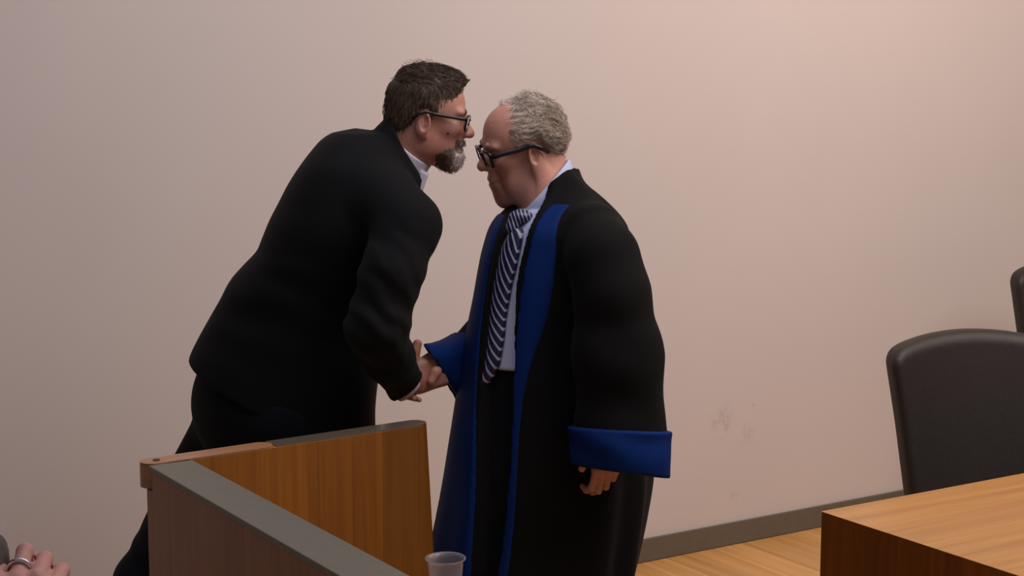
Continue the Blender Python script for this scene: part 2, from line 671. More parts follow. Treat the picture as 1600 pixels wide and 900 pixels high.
def loft(z, cx, cy, rx, ry, ang=None, n=2.0, kend=0.02):
    """stack of level ellipses; every argument is a table over z (ascending)"""
    z, cx, cy, rx, ry = [np.asarray(v, float) for v in (z, cx, cy, rx, ry)]
    ang = np.zeros(len(z)) if ang is None else np.asarray(ang, float)

    def fn(P):
        pz = np.clip(P[:, 2], z[0], z[-1])
        x = P[:, 0] - np.interp(pz, z, cx)
        y = P[:, 1] - np.interp(pz, z, cy)
        t = np.interp(pz, z, ang)
        ct, st = np.cos(t), np.sin(t)
        x, y = x * ct + y * st, -x * st + y * ct
        a, b = np.interp(pz, z, rx), np.interp(pz, z, ry)
        k0 = (np.abs(x / a) ** n + np.abs(y / b) ** n) ** (1.0 / n)
        k1 = np.sqrt((x / (a * a)) ** 2 + (y / (b * b)) ** 2) + 1e-9
        kk = np.sqrt((x / a) ** 2 + (y / b) ** 2)
        d = np.where(k0 < 1e-3, -np.minimum(a, b), kk * (k0 - 1) / k1)
        return smax(d, np.maximum(P[:, 2] - z[-1], z[0] - P[:, 2]), kend)
    c = np.array([(cx.min() + cx.max()) / 2, (cy.min() + cy.max()) / 2, (z[0] + z[-1]) / 2])
    r = np.linalg.norm([np.ptp(cx) / 2 + max(rx.max(), ry.max()), np.ptp(cy) / 2 + max(rx.max(), ry.max()), np.ptp(z) / 2])
    return S(fn, c, r)


def smooth_table(t, rows, n=60):
    """resample a table of rows with a smooth (Catmull-like) curve"""
    t = np.asarray(t, float); rows = np.asarray(rows, float)
    o = np.argsort(t); t, rows = t[o], rows[o]
    m = np.gradient(rows, t, axis=0)
    tt = np.linspace(t[0], t[-1], n)
    i = np.clip(np.searchsorted(t, tt) - 1, 0, len(t) - 2)
    h = (t[i + 1] - t[i])[:, None]
    u = ((tt - t[i])[:, None]) / h
    a, b, ma, mb = rows[i], rows[i + 1], m[i], m[i + 1]
    out = (2 * u**3 - 3 * u**2 + 1) * a + (u**3 - 2 * u**2 + u) * h * ma + (-2 * u**3 + 3 * u**2) * b + (u**3 - u**2) * h * mb
    return tt, out


def sn(P, f, seed=0, amp=1.0):
    """cheap smooth noise: warped sines, about -1..1"""
    rs = np.random.RandomState(seed)
    d = np.zeros(len(P))
    for i in range(4):
        k = rs.normal(size=3); k /= np.linalg.norm(k)
        k2 = rs.normal(size=3); k2 /= np.linalg.norm(k2)
        d += np.sin(P @ k * f * (0.7 + 0.25 * i) + rs.rand() * 6 + 1.3 * np.sin(P @ k2 * f * 0.6 + rs.rand() * 6))
    return amp * d / 3.0


def ridge(P, dirv, f, seed=0, warp=1.0):
    """soft cloth creases running across dirv"""
    k = norm(dirv)
    return np.sin(P @ k * f + warp * sn(P, f * 0.45, seed) * 1.6)


OFFC = np.array([[i, j, k] for k in (0, 1) for j in (0, 1) for i in (0, 1)])
EDG = [(a, b) for a in range(8) for b in range(a + 1, 8) if bin(a ^ b).count('1') == 1]


DETAIL = 1.0


def polygonize(sdf, h, lo=None, hi=None, snap=1):
    """surface nets over only those blocks the surface passes through"""
    B = 16
    h = h * DETAIL
    lo = sdf.c - sdf.r - 2 * h if lo is None else np.asarray(lo, float)
    hi = sdf.c + sdf.r + 2 * h if hi is None else np.asarray(hi, float)
    nb = np.maximum(1, np.ceil((hi - lo) / (h * B)).astype(int))
    g = np.stack(np.meshgrid(*[np.arange(n) for n in nb], indexing='ij'), -1).reshape(-1, 3)
    cen = lo + (g + 0.5) * h * B
    dc = np.concatenate([sdf(c) for c in np.array_split(cen, max(1, len(cen) // 4000))])
    act = g[np.abs(dc) < h * B * 0.87 * 1.8 + 0.02]
    dims = nb * B + 2
    li = np.stack(np.meshgrid(np.arange(B + 1), np.arange(B + 1), np.arange(B + 1), indexing='ij'), -1).reshape(-1, 3)
    ids, pos, quads = [], [], []

    def gid(I): return (I[:, 0].astype(np.int64) * dims[1] + I[:, 1]) * dims[2] + I[:, 2]
    for b in act:
        I0 = b * B
        V = sdf(lo + (I0 + li) * h).reshape(B + 1, B + 1, B + 1)
        if V.min() > 0 or V.max() < 0: continue
        s = V < 0
        cnt = sum(s[i:B + i, j:B + j, k:B + k].astype(np.int8) for i, j, k in OFFC)
        cell = np.argwhere((cnt > 0) & (cnt < 8))
        if len(cell):
            v8 = np.stack([V[cell[:, 0] + i, cell[:, 1] + j, cell[:, 2] + k] for i, j, k in OFFC], 1)
            acc = np.zeros((len(cell), 3)); n = np.zeros(len(cell))
            for a, e in EDG:
                m = (v8[:, a] < 0) != (v8[:, e] < 0)
                t = np.where(m, v8[:, a] / np.where(m, v8[:, a] - v8[:, e], 1), 0)
                acc += np.where(m[:, None], OFFC[a] + t[:, None] * (OFFC[e] - OFFC[a]), 0); n += m
            pos.append(lo + (I0 + cell + acc / n[:, None]) * h)
            ids.append(gid(I0 + cell))
        for ax in range(3):
            sl0 = [slice(0, B)] * 3; sl1 = [slice(0, B)] * 3; sl1[ax] = slice(1, B + 1)
            m = np.argwhere(s[tuple(sl0)] != s[tuple(sl1)])
            if not len(m): continue
            neg = s[tuple(sl0)][m[:, 0], m[:, 1], m[:, 2]]
            I = I0 + m
            e1, e2 = np.zeros(3, int), np.zeros(3, int)
            e1[(ax + 1) % 3] = 1; e2[(ax + 2) % 3] = 1
            q = np.stack([gid(I), gid(I - e1), gid(I - e1 - e2), gid(I - e2)], 1)
            q[~neg] = q[~neg][:, ::-1]
            quads.append(q)
    ids = np.concatenate(ids); pos = np.concatenate(pos); quads = np.concatenate(quads)
    o = np.argsort(ids); ids, pos = ids[o], pos[o]
    j = np.searchsorted(ids, quads); j = np.clip(j, 0, len(ids) - 1)
    ok = (ids[j] == quads).all(1)
    quads = j[ok]
    for _ in range(snap):
        out = []
        for p in np.array_split(pos, max(1, len(pos) // 6000)):
            d = sdf(p); e = h * 0.3
            G = np.stack([(sdf(p + e * ax) - sdf(p - e * ax)) / (2 * e) for ax in np.eye(3)], 1)
            g2 = (G * G).sum(1) + 0.05
            st = np.clip(d / g2, -h * 0.5, h * 0.5)
            out.append(p - st[:, None] * G)
        pos = np.concatenate(out)
    return pos, quads


def relax(V, Q, n):
    a = np.concatenate([Q[:, i] for i in range(4)]); b = np.concatenate([Q[:, (i + 1) % 4] for i in range(4)])
    a, b = np.concatenate([a, b]), np.concatenate([b, a])
    cnt = np.maximum(np.bincount(a, minlength=len(V)), 1)[:, None]
    for i in range(n):
        for lam in (0.55, -0.53):                # smooths without shrinking
            m = np.stack([np.bincount(a, V[b, k], len(V)) for k in range(3)], 1) / cnt
            V = V + lam * (m - V)
    return V


def sdf_obj(name, sdf, h, mat, parent=None, org=(0, 0, 0), lo=None, hi=None, snap=1, smooth=0):
    V, Q = polygonize(sdf, h, lo, hi, snap)
    if smooth: V = relax(V, Q, smooth)
    return mesh_obj(name, V - np.asarray(org, float), Q, mat, parent)


def grad(sdf, P, e=0.002):
    G = np.stack([(sdf(P + e * ax) - sdf(P - e * ax)) for ax in np.eye(3)], 1)
    return G / (np.linalg.norm(G, axis=1)[:, None] + 1e-9)


def march(sdf, px, py, t0=2.2, t1=6.0):
    """first point of a shape along the sight line of a photo point"""
    d = ray(px, py); d = d / np.linalg.norm(d)
    t = t0
    for _ in range(400):
        p = CAM + d * t
        v = float(sdf(p[None])[0])
        if v < 0.0005: return p
        t += max(v * 0.5, 0.001)
        if t > t1: return None
    return None


# ------------------------------------------------------------------ office chairs
def make_chair(label):
    root = empty('office_chair', (0, 0, 0))
    tag(root, label, 'chair', 'black leather chairs behind the desk')
    # backrest: a padded, slightly dished slab that widens upward and ends in a soft arc

    def back(P):
        z = P[:, 2]
        w = np.interp(z, [0.45, 0.75, 0.95, 1.05], [0.225, 0.258, 0.287, 0.290])
        yc = 0.27 + (z - 0.5) * 0.16 - 0.75 * P[:, 0] ** 2
        top = 1.003 - 0.52 * P[:, 0] ** 2 - 3.0 * np.maximum(np.abs(P[:, 0]) - 0.22, 0) ** 2
        q = np.stack([np.abs(P[:, 0]) - w + 0.035, np.abs(P[:, 1] - yc) - 0.010, np.maximum(z - top + 0.035, 0.48 - z)], 1)
        return np.linalg.norm(np.maximum(q, 0), axis=1) + np.minimum(q.max(1), 0) - 0.035
    sb = S(back, (0, 0.3, 0.78), 0.55)
    sdf_obj('backrest', sb, 0.009, M['leather'], root)
    seat = rbox((0, 0.0, 0.46), (0.26, 0.26, 0.055), 0.05)
    seat = disp(seat, lambda P: -0.010 * np.exp(-(P[:, 0] ** 2 + P[:, 1] ** 2) / 0.03) * (P[:, 2] > 0.46))
    sdf_obj('seat', seat, 0.010, M['leather'], root)
    MB().tube([(0, 0.20, 0.42), (0, 0.29, 0.44), (0, 0.335, 0.52), (0, 0.36, 0.66)], 0.02, 8, sq=(1.8, 0.6)).build('back_bracket', M['plastic'], root, True)
    MB().lathe([(0.0, 0.07), (0.035, 0.07), (0.035, 0.16), (0.022, 0.17), (0.022, 0.38), (0.09, 0.39), (0.09, 0.405), (0, 0.405)], 24).build('column', M['plastic'], root, True)
    for k in range(5):
        a = 2 * math.pi * k / 5 + 0.3
        c, s_ = math.cos(a), math.sin(a)
        lg = MB().tube([(0.02 * c, 0.02 * s_, 0.11), (0.16 * c, 0.16 * s_, 0.095), (0.31 * c, 0.31 * s_, 0.075)], [0.026, 0.022, 0.016], 8).build('leg', M['plastic'], root, True)
        cs = MB()
        for t in (-1, 1):
            o = np.array([0.31 * c - t * 0.018 * s_, 0.31 * s_ + t * 0.018 * c, 0.026])
            ax = np.array([-s_, c, 0])
            cs.tube([o - ax * 0.008, o + ax * 0.008], 0.0255, 14)
        cs.build('caster', M['plastic'], lg)
    return root


ch1 = make_chair('black leather high-back office chair directly behind the wooden desk')
ch1.location = (1.42, 4.31, 0)
ch1.rotation_euler = (0, 0, math.radians(14))
ch2 = copy_tree(ch1)
ch2['label'] = 'black leather chair farther back, cut off by the right edge of the picture'
ch2.location = (2.23, 5.78, 0)
ch2.scale = (1, 1, 1.05)
ch2.rotation_euler = (0, 0, math.radians(14))

# ------------------------------------------------------------------ cloth, skin and hair materials
def mat_cloth(name, col, rough=0.85, sheen=0.15, weave=900, var=0.12, spec=0.25):
    m, nt, b = new_mat(name)
    v = mapping(nt)
    f = noise(nt, 7, 4, v)
    c0 = tuple(c * (1 - var) for c in col); c1 = tuple(c * (1 + var) for c in col)
    L(nt, ramp(nt, f, [(0.3, c0), (0.7, c1)]), b.inputs['Base Color'])
    b.inputs['Roughness'].default_value = rough
    b.inputs['Specular IOR Level'].default_value = spec
    b.inputs['Sheen Weight'].default_value = sheen
    b.inputs['Sheen Roughness'].default_value = 0.5
    bump(nt, b, noise(nt, weave, 2, v), 0.08, 0.001)
    return m


def mat_skin(name, col, red=(0.50, 0.20, 0.15)):
    m, nt, b = new_mat(name)
    v = mapping(nt)
    f = noise(nt, 26, 4, v)
    f2 = noise(nt, 170, 3, v)
    c1 = ramp(nt, f, [(0.35, col), (0.70, tuple(0.55 * a + 0.45 * r for a, r in zip(col, red)))])
    out = mixc(nt, 0.25, c1, ramp(nt, f2, [(0.3, tuple(c * 0.75 for c in col)), (0.7, tuple(c * 1.15 for c in col))]))
    L(nt, out, b.inputs['Base Color'])
    b.inputs['Roughness'].default_value = 0.5
    b.inputs['Specular IOR Level'].default_value = 0.4
    b.inputs['Subsurface Weight'].default_value = 0.12
    b.inputs['Subsurface Radius'].default_value = (0.01, 0.004, 0.002)
    b.inputs['Subsurface Scale'].default_value = 0.5
    bump(nt, b, f2, 0.10, 0.002)
    return m


def mat_hair(name, c0, c1, c2=None, rough=0.5):
    """tone varies per strand through the 'tone' attribute of the mesh"""
    m, nt, b = new_mat(name)
    at = N(nt, 'ShaderNodeAttribute', attribute_name='tone')
    v = mapping(nt)
    f = noise(nt, 60, 3, v)
    a = N(nt, 'ShaderNodeMath', operation='MULTIPLY_ADD'); L(nt, f, a.inputs[0]); a.inputs[1].default_value = 0.4
    L(nt, at.outputs['Fac'], a.inputs[2])
    st = [(0.15, c0), (0.85, c1)]
    if c2: st.append((1.0, c2)); st[1] = (0.6, c1)
    L(nt, ramp(nt, a.outputs[0], st), b.inputs['Base Color'])
    b.inputs['Roughness'].default_value = rough
    b.inputs['Specular IOR Level'].default_value = 0.35
    return m


M['suit'] = mat_cloth('black wool suit', (0.0058, 0.0060, 0.0068), sheen=0.02, spec=0.12)
M['trousers'] = mat_cloth('dark navy trousers', (0.0048, 0.0055, 0.0085), sheen=0.02, spec=0.12)
M['robe'] = mat_cloth('black robe cloth', (0.0052, 0.0050, 0.0050), sheen=0.02, spec=0.12)
M['blue'] = mat_cloth('blue satin', (0.0048, 0.0235, 0.125), rough=0.6, sheen=0.0, spec=0.06)
M['shirt'] = mat_cloth('pale blue shirt cotton', (0.52, 0.56, 0.78), sheen=0.0, var=0.04)
M['shirt2'] = mat_cloth('white shirt cotton', (0.62, 0.60, 0.68), sheen=0.0, var=0.04)
M['greycloth'] = mat_cloth('grey brown cloth', (0.10, 0.078, 0.064))
M['shoe'] = mat_simple('black shoe leather', (0.012, 0.011, 0.010), 0.3, 0.1, 40)
M['skin_a'] = mat_skin('skin', (0.46, 0.225, 0.165), (0.50, 0.19, 0.15))
M['skin_b'] = mat_skin('skin of older man', (0.56, 0.28, 0.20), (0.58, 0.23, 0.17))
M['hair_brown'] = mat_hair('brown hair', (0.028, 0.018, 0.011), (0.21, 0.145, 0.092))
M['beard'] = mat_hair('greying beard', (0.05, 0.032, 0.022), (0.19, 0.14, 0.10), (0.62, 0.57, 0.52))
M['hair_grey'] = mat_hair('grey hair', (0.23, 0.185, 0.145), (0.60, 0.51, 0.42), (0.82, 0.74, 0.64))
M['frame'] = mat_simple('black acetate frame', (0.008, 0.008, 0.010), 0.25, 0.1, 50)
M['silver'] = mat_simple('silver', (0.75, 0.76, 0.80), 0.25, 0.05, 50, metal=1.0)


def mat_lens():
    m, nt, b = new_mat('spectacle lens')
    v = mapping(nt)
    L(nt, ramp(nt, noise(nt, 5, 1, v), [(0, (0.95, 0.96, 0.97)), (1, (0.97, 0.97, 0.97))]), b.inputs['Base Color'])
    b.inputs['Transmission Weight'].default_value = 1.0
    b.inputs['Roughness'].default_value = 0.0
    b.inputs['IOR'].default_value = 1.12
    return m


def mat_eye():
    m, nt, b = new_mat('eye')
    tc = N(nt, 'ShaderNodeTexCoord')
    ln = N(nt, 'ShaderNodeVectorMath', operation='DOT_PRODUCT'); ln.inputs[1].default_value = (1, 0, 0)
    nm = N(nt, 'ShaderNodeVectorMath', operation='NORMALIZE'); L(nt, tc.outputs['Object'], nm.inputs[0]); L(nt, nm.outputs[0], ln.inputs[0])
    L(nt, ramp(nt, ln.outputs['Value'], [(0.86, (0.62, 0.56, 0.52)), (0.875, (0.10, 0.085, 0.07)), (0.965, (0.14, 0.12, 0.10)), (0.975, (0.005, 0.005, 0.005))]), b.inputs['Base Color'])
    b.inputs['Roughness'].default_value = 0.08
    return m


def mat_tie():
    m, nt, b = new_mat('striped silk tie')
    uv = N(nt, 'ShaderNodeUVMap')
    sx = N(nt, 'ShaderNodeSeparateXYZ'); L(nt, uv.outputs[0], sx.inputs[0])
    mv = N(nt, 'ShaderNodeMath', operation='MULTIPLY'); L(nt, sx.outputs[1], mv.inputs[0]); mv.inputs[1].default_value = -0.62
    ad = N(nt, 'ShaderNodeMath', operation='ADD'); L(nt, sx.outputs[0], ad.inputs[0]); L(nt, mv.outputs[0], ad.inputs[1])
    dv = N(nt, 'ShaderNodeMath', operation='DIVIDE'); L(nt, ad.outputs[0], dv.inputs[0]); dv.inputs[1].default_value = 0.0150
    fr = N(nt, 'ShaderNodeMath', operation='FRACT'); L(nt, dv.outputs[0], fr.inputs[0])
    c = ramp(nt, fr.outputs[0], [(0.0, (0.008, 0.010, 0.050)), (0.62, (0.008, 0.010, 0.050)), (0.69, (0.40, 0.41, 0.50)), (0.90, (0.40, 0.41, 0.50)), (0.97, (0.008, 0.010, 0.050))])
    L(nt, c, b.inputs['Base Color'])
    b.inputs['Roughness'].default_value = 0.45
    v = mapping(nt)
    bump(nt, b, noise(nt, 900, 2, v), 0.1, 0.001)
    return m


M['lens'], M['eye'], M['tie'] = mat_lens(), mat_eye(), mat_tie()


# ------------------------------------------------------------------ anatomy
def head_sdf(age=0.0):
    """x forward, y left, z up"""
    def pair(fn): return [fn(1), fn(-1)]
    base = [ell((-0.012, 0, 0.030), (0.088, 0.074, 0.082)),
            ell((0.030, 0, 0.026), (0.056, 0.062, 0.072)),
            ell((0.038, 0, -0.035), (0.049, 0.056, 0.062)),
            ell((0.030, 0, -0.070), (0.052, 0.049, 0.040)),
            ell((0.072, 0, -0.098), (0.018, 0.022, 0.018)),
            ell((-0.030, 0, -0.030), (0.062, 0.060, 0.065))]
    base += pair(lambda s: ell((0.002, s * 0.048, -0.062), (0.020, 0.012, 0.022)))
    a = U(base, 0.030)
    feat = [a]
    feat += pair(lambda s: ell((0.076, s * 0.025, 0.024), (0.012, 0.028, 0.009)))
    feat += pair(lambda s: ell((0.056, s * 0.042, -0.018), (0.025, 0.018, 0.018)))
    feat += [ell((0.074, 0, -0.060), (0.021, 0.030, 0.026))]
    a = U(feat, 0.016)
    for s in (1, -1):
        a = sub(a, ell((0.093, s * 0.033, 0.004), (0.016, 0.019, 0.011)), 0.014)
    nose = [a, cap((0.084, 0, 0.016), (0.104, 0, -0.020), 0.008, 0.0115), ell((0.106, 0, -0.025), (0.013, 0.0125, 0.011)),
            ell((0.096, 0.012, -0.028), (0.011, 0.0075, 0.008)), ell((0.096, -0.012, -0.028), (0.011, 0.0075, 0.008))]
    a = U(nose, 0.008)
    a = U([a, ell((0.0915, 0, -0.0555), (0.007, 0.021, 0.0055)), ell((0.0895, 0, -0.0668), (0.0075, 0.019, 0.0065))], 0.006)
    a = sub(a, ell((0.100, 0, -0.0608), (0.017, 0.023, 0.0012)), 0.004)
    for s in (1, -1):
        a = sub(a, ell((0.105, s * 0.006, -0.0365), (0.006, 0.0035, 0.004)), 0.003)
        # lids over the eyeball
        lid = ell((0.0695, s * 0.031, 0.004), (0.0137, 0.0150, 0.0137))
        up = inter(lid, (lambda P: 0.0055 - P[:, 2]), 0.001)
        lo = inter(lid, (lambda P: P[:, 2] + 0.0005), 0.001)
        a = U([a, up, lo], 0.004)
        # nasolabial crease, stronger with age
        a = sub(a, chain([(0.090, s * 0.020, -0.028), (0.082, s * 0.031, -0.050), (0.074, s * 0.034, -0.074)], [0.0012, 0.0020, 0.0012]), 0.008 + 0.006 * age)
        if age:
            a = U([a, ell((0.042, s * 0.046, -0.068), (0.022, 0.012, 0.024))], 0.02)
            a = sub(a, chain([(0.074, s * 0.028, -0.014), (0.064, s * 0.043, -0.019)], [0.001, 0.001]), 0.008)
            for zz in (0.048, 0.060, 0.072):
                a = sub(a, chain([(0.081 - (zz - 0.048) * 0.35, s * 0.002, zz), (0.070 - (zz - 0.048) * 0.4, s * 0.034, zz + 0.002)], [0.0005, 0.0005]), 0.005)
        # ear
        Re = np.array([[0.97, -0.22 * s, 0.0], [0.22 * s, 0.97, 0.0], [0, 0, 1.0]])
        e = ell((-0.008, s * 0.0800, -0.014 - 0.004 * age), (0.0180, 0.0080, 0.0315 + 0.004 * age), Re)
        e = sub(e, ell((-0.0055, s * 0.0868, -0.011), (0.0105, 0.0085, 0.0205), Re), 0.003)
        e = U([e, ell((0.000, s * 0.0765, -0.016), (0.005, 0.006, 0.007)), ell((-0.003, s * 0.0770, -0.041), (0.008, 0.0055, 0.009)),
               ell((-0.010, s * 0.0790, -0.012), (0.0025, 0.004, 0.016))], 0.004)
        a = U([a, e], 0.007)
    return a


def head_frame(f, pitch, roll, nose_px, Y, s, stretch=1.0):
    f = norm([f[0], f[1], 0]); up = np.array([0, 0, 1.0]); l = np.cross(up, f)
    p = math.radians(pitch)
    fx = f * math.cos(p) - up * math.sin(p)
    uz = f * math.sin(p) + up * math.cos(p)
    r = math.radians(roll)                       # towards the left shoulder
    ly = l * math.cos(r) - uz * math.sin(r)
    uz2 = uz * math.cos(r) + l * math.sin(r)
    R = np.stack([fx, ly, uz2], 1)
    C = W(*nose_px, Y) - R @ (np.array([0.119, 0, -0.026 * stretch]) * s)
    return R, C


def hand_sdf(curl=(0.4, 0.5, 0.4), thumb=None, spread=0.05, curls=None, back=0.05, thick=(0.0150, 0.0118, 0.0105, 0.0088)):
    """x to the fingers, y to the thumb side, z to the back of the hand"""
    it = [rbox((0.050, 0.001, 0), (0.046, 0.039, 0.0135), 0.0130), ecap((-back, 0, 0), (0.015, 0, 0), 0.026, 0.028, (0, 0, 1), 0.75),
          ell((0.030, 0.026, -0.008), (0.028, 0.016, 0.014)), ell((0.030, -0.024, -0.008), (0.030, 0.013, 0.012))]
    palm = U(it, 0.016)
    parts = [palm]
    by = (0.0290, 0.0100, -0.0095, -0.0280)
    bx = (0.091, 0.095, 0.092, 0.084)
    sg = ((0.043, 0.026, 0.021), (0.047, 0.030, 0.022), (0.044, 0.028, 0.022), (0.035, 0.021, 0.019))
    for i in range(4):
        c = curls[i] if curls else curl
        p = np.array([bx[i], by[i], 0.001]); t = 0.0
        pts, rr = [p - np.array([0.02, 0, 0]), p], [0.0085, 0.0092]
        sp = spread * (1.5 - i) / 1.5
        for j in range(3):
            t += c[j]
            p = p + sg[i][j] * np.array([math.cos(t), sp * math.cos(t), -math.sin(t)])
            pts.append(p); rr.append((0.0084, 0.0078, 0.0066)[j] * (0.9 if i == 3 else 1))
        parts.append(chain(pts, rr, 0.004))
    th = thumb or [(0.018, 0.026, -0.006), (0.046, 0.048, -0.014), (0.072, 0.058, -0.018), (0.094, 0.060, -0.020)]
    parts.append(chain(th, thick, 0.006))
    return U(parts, 0.0055)


def frame_from(x, y):
    x = norm(x); y = np.asarray(y, float); y = norm(y - x * (x @ y))
    return x, y


def strands(sdf, V, count, length, flow, seed=0, r=0.0007, lift=0.35, wave=0.0, wf=60.0, seg=4, tone=(0.0, 0.6), keep=None, stick=0.0015):
    """thin tapering locks growing from a surface along flow(P)"""
    rs = np.random.RandomState(seed)
    P = V[rs.randint(0, len(V), count * 3)] + rs.normal(size=(count * 3, 3)) * 0.0015
    if keep is not None: P = P[keep(P)]
    P = P[:count]
    n = len(P)
    pts = [P]
    ln = length(P) if callable(length) else np.full(n, length)
    ln = ln * (0.65 + 0.6 * rs.rand(n))
    p = P.copy()
    ph = rs.rand(n) * 6.28
    for k in range(seg):
        g = grad(sdf, p)
        f = flow(p)
        f = f - g * (f * g).sum(1)[:, None]
        f = f / (np.linalg.norm(f, axis=1)[:, None] + 1e-9)
        f = f + g * lift * (1.0 if k < 2 else 0.3)
        if wave:
            sd = np.cross(f, g)
            f = f + sd * (wave * np.sin(ph + wf * ln * k / seg))[:, None]
        f = f / (np.linalg.norm(f, axis=1)[:, None] + 1e-9)
        p = p + f * (ln / seg)[:, None]
        pts.append(p)
    T = np.stack(pts, 1)                          # n, seg+1, 3
    rad = r * np.array([1.0, 1.0, 0.85, 0.6, 0.15, 0.1])[:seg + 1]
    t = T[:, 1:] - T[:, :-1]
    t = np.concatenate([t, t[:, -1:]], 1)
    t /= np.linalg.norm(t, axis=2, keepdims=True) + 1e-9
    a = np.cross(t, np.array([0.3, 0.5, 0.8])); a /= np.linalg.norm(a, axis=2, keepdims=True) + 1e-9
    b = np.cross(t, a)
    ring = [T + rad[None, :, None] * (math.cos(q) * a + math.sin(q) * b) for q in (0, 2.094, 4.189)]
    VV = np.stack(ring, 2).reshape(-1, 3)         # n, seg+1, 3 verts
    base = (np.arange(n) * (seg + 1) * 3)[:, None, None]
    k = (np.arange(seg) * 3)[None, :, None]
    j = np.arange(3)[None, None, :]; j2 = (j + 1) % 3
    Q = np.stack([base + k + j, base + k + j2, base + k + 3 + j2, base + k + 3 + j], -1).reshape(-1, 4)
    tn = np.repeat(tone[0] + (tone[1] - tone[0]) * rs.rand(n), (seg + 1) * 3)
    return VV, Q, tn


def join_hair(name, pieces, mat, parent, org):
    V, Q, T, n = [], [], [], 0
    for v, q, t in pieces:
        V.append(v); Q.append(q + n); T.append(np.broadcast_to(t, len(v))); n += len(v)
    o = mesh_obj(name, np.concatenate(V) - org, np.concatenate(Q), mat, parent)
    at = o.data.attributes.new('tone', 'FLOAT', 'POINT')
    at.data.foreach_set('value', np.concatenate(T).astype(np.float32))
    return o


def glasses(R, C, s, parent, org, heavy=1.0, zoff=0.0, tip=(-0.035, -0.004)):
    """frame with two rims and temples; the lenses are its sub-parts"""
    T = lambda p: C + R @ (np.asarray(p, float) * s) - org
    mb = MB()
    lens = []
    for sd in (1, -1):
        rim = []
        for k in range(28):
            a = 2 * math.pi * k / 28
            cx, cz = math.cos(a), math.sin(a)
            e = 0.55
            y = 0.0265 * math.copysign(abs(cx) ** e, cx); z = 0.0190 * math.copysign(abs(cz) ** e, cz)
            rim.append((0.1000 - 0.35 * abs(y + 0.0) * (1 if y > 0 else 0.0) * 0.6 - z * -0.10, sd * (0.0335 + y), 0.000 + zoff + z))
        mb.tube([T(q) for q in rim], 0.0022 * s * heavy, 8, True, (1.0, 1.25))
        c = np.mean([T(q) for q in rim], 0)
        V = [T(q) for q in rim]
        nrm = R[:, 0] * 0.0008
        lm = MB()
        VV = [v + nrm for v in V] + [v - nrm for v in V]
        n = len(V)
        lm.add(VV, [tuple(range(n)), tuple(range(2 * n - 1, n - 1, -1))] + [(i, n + i, n + (i + 1) % n, (i + 1) % n) for i in range(n)])
        lens.append(lm)
        mb.tube([T(q) for q in [(0.094, sd * 0.061, 0.010 + zoff), (0.082, sd * 0.0690, 0.0105 + zoff), (0.03, sd * 0.0745, 0.012 + zoff), (0.004, sd * 0.0805, 0.0150 + zoff), (-0.006, sd * 0.0870, 0.0165 + zoff),
                                (-0.020, sd * 0.0885, 0.009 + zoff), (tip[0] - 0.002, sd * 0.0850, tip[1] + zoff)]], np.array([0.0024, 0.0026, 0.0026, 0.0026, 0.0026, 0.0026, 0.0022]) * s * heavy, 8, False, (0.8, 1.35))
    mb.tube([T(q) for q in [(0.1, 0.0085, 0.006 + zoff), (0.1045, 0, 0.009 + zoff), (0.1, -0.0085, 0.006 + zoff)]], 0.0022 * s * heavy, 8)
    fr = mb.build('eyeglasses', M['frame'], parent, True)
    for lm in lens: lm.build('lens', M['lens'], fr, False)
    return fr


def eyes(R, C, s, parent, org):
    import mathutils
    for sd in (1, -1):
        m = MB().lathe([(0.0122 * math.sin(math.pi * k / 12), -0.0122 * math.cos(math.pi * k / 12)) for k in range(13)], 20)
        V = [(-v[2], v[1], v[0]) for v in m.V]
        o = mesh_obj('eye', V, m.F, M['eye'], parent, True)
        o.location = C + R @ (np.array([0.0695, sd * 0.031, 0.004]) * s) - org
        Rn = R / np.linalg.norm(R, axis=0)
        o.rotation_euler = mathutils.Matrix(Rn.tolist()).to_euler()
        o.scale = (s, s, s)


def shoe(name, p, d, parent, org):
    d = norm([d[0], d[1], 0]); sdv = np.cross([0, 0, 1.0], d)
    R = np.stack([d, sdv, [0, 0, 1.0]], 1)
    a = U([ell((0.02, 0, 0.045), (0.06, 0.040, 0.050)), ell((0.13, 0, 0.030), (0.085, 0.046, 0.036)), cap((0, 0, 0.05), (0, 0, 0.10), 0.042, 0.045)], 0.03)
    a = inter(a, lambda P: -P[:, 2], 0.004)
    so = inter(U([ell((0.0, 0, 0.012), (0.062, 0.040, 0.02)), ell((0.12, 0, 0.012), (0.10, 0.048, 0.02))], 0.03), lambda P: np.maximum(-P[:, 2], P[:, 2] - 0.022), 0.003)
    return sdf_obj(name, xf(U([a, so], 0.002), p, R), 0.006, M['shoe'], parent, org)

# ------------------------------------------------------------------ the man in the dark suit, bending forward
def px2(rows, Y, bY=None):
    """photo rows (py, xl, xr, half depth, Y shift) -> z, cx, cy, rx, ry tables"""
    out = []
    for py, xl, xr, ry, dy in rows:
        a, b = W(xl, py, Y + dy), W(xr, py, Y + dy)
        out.append((a[2], (a[0] + b[0]) / 2, Y + dy, (b[0] - a[0]) / 2, ry))
    out = np.array(out)
    t, r = smooth_table(out[:, 0], out[:, 1:], 90)
    return t, r


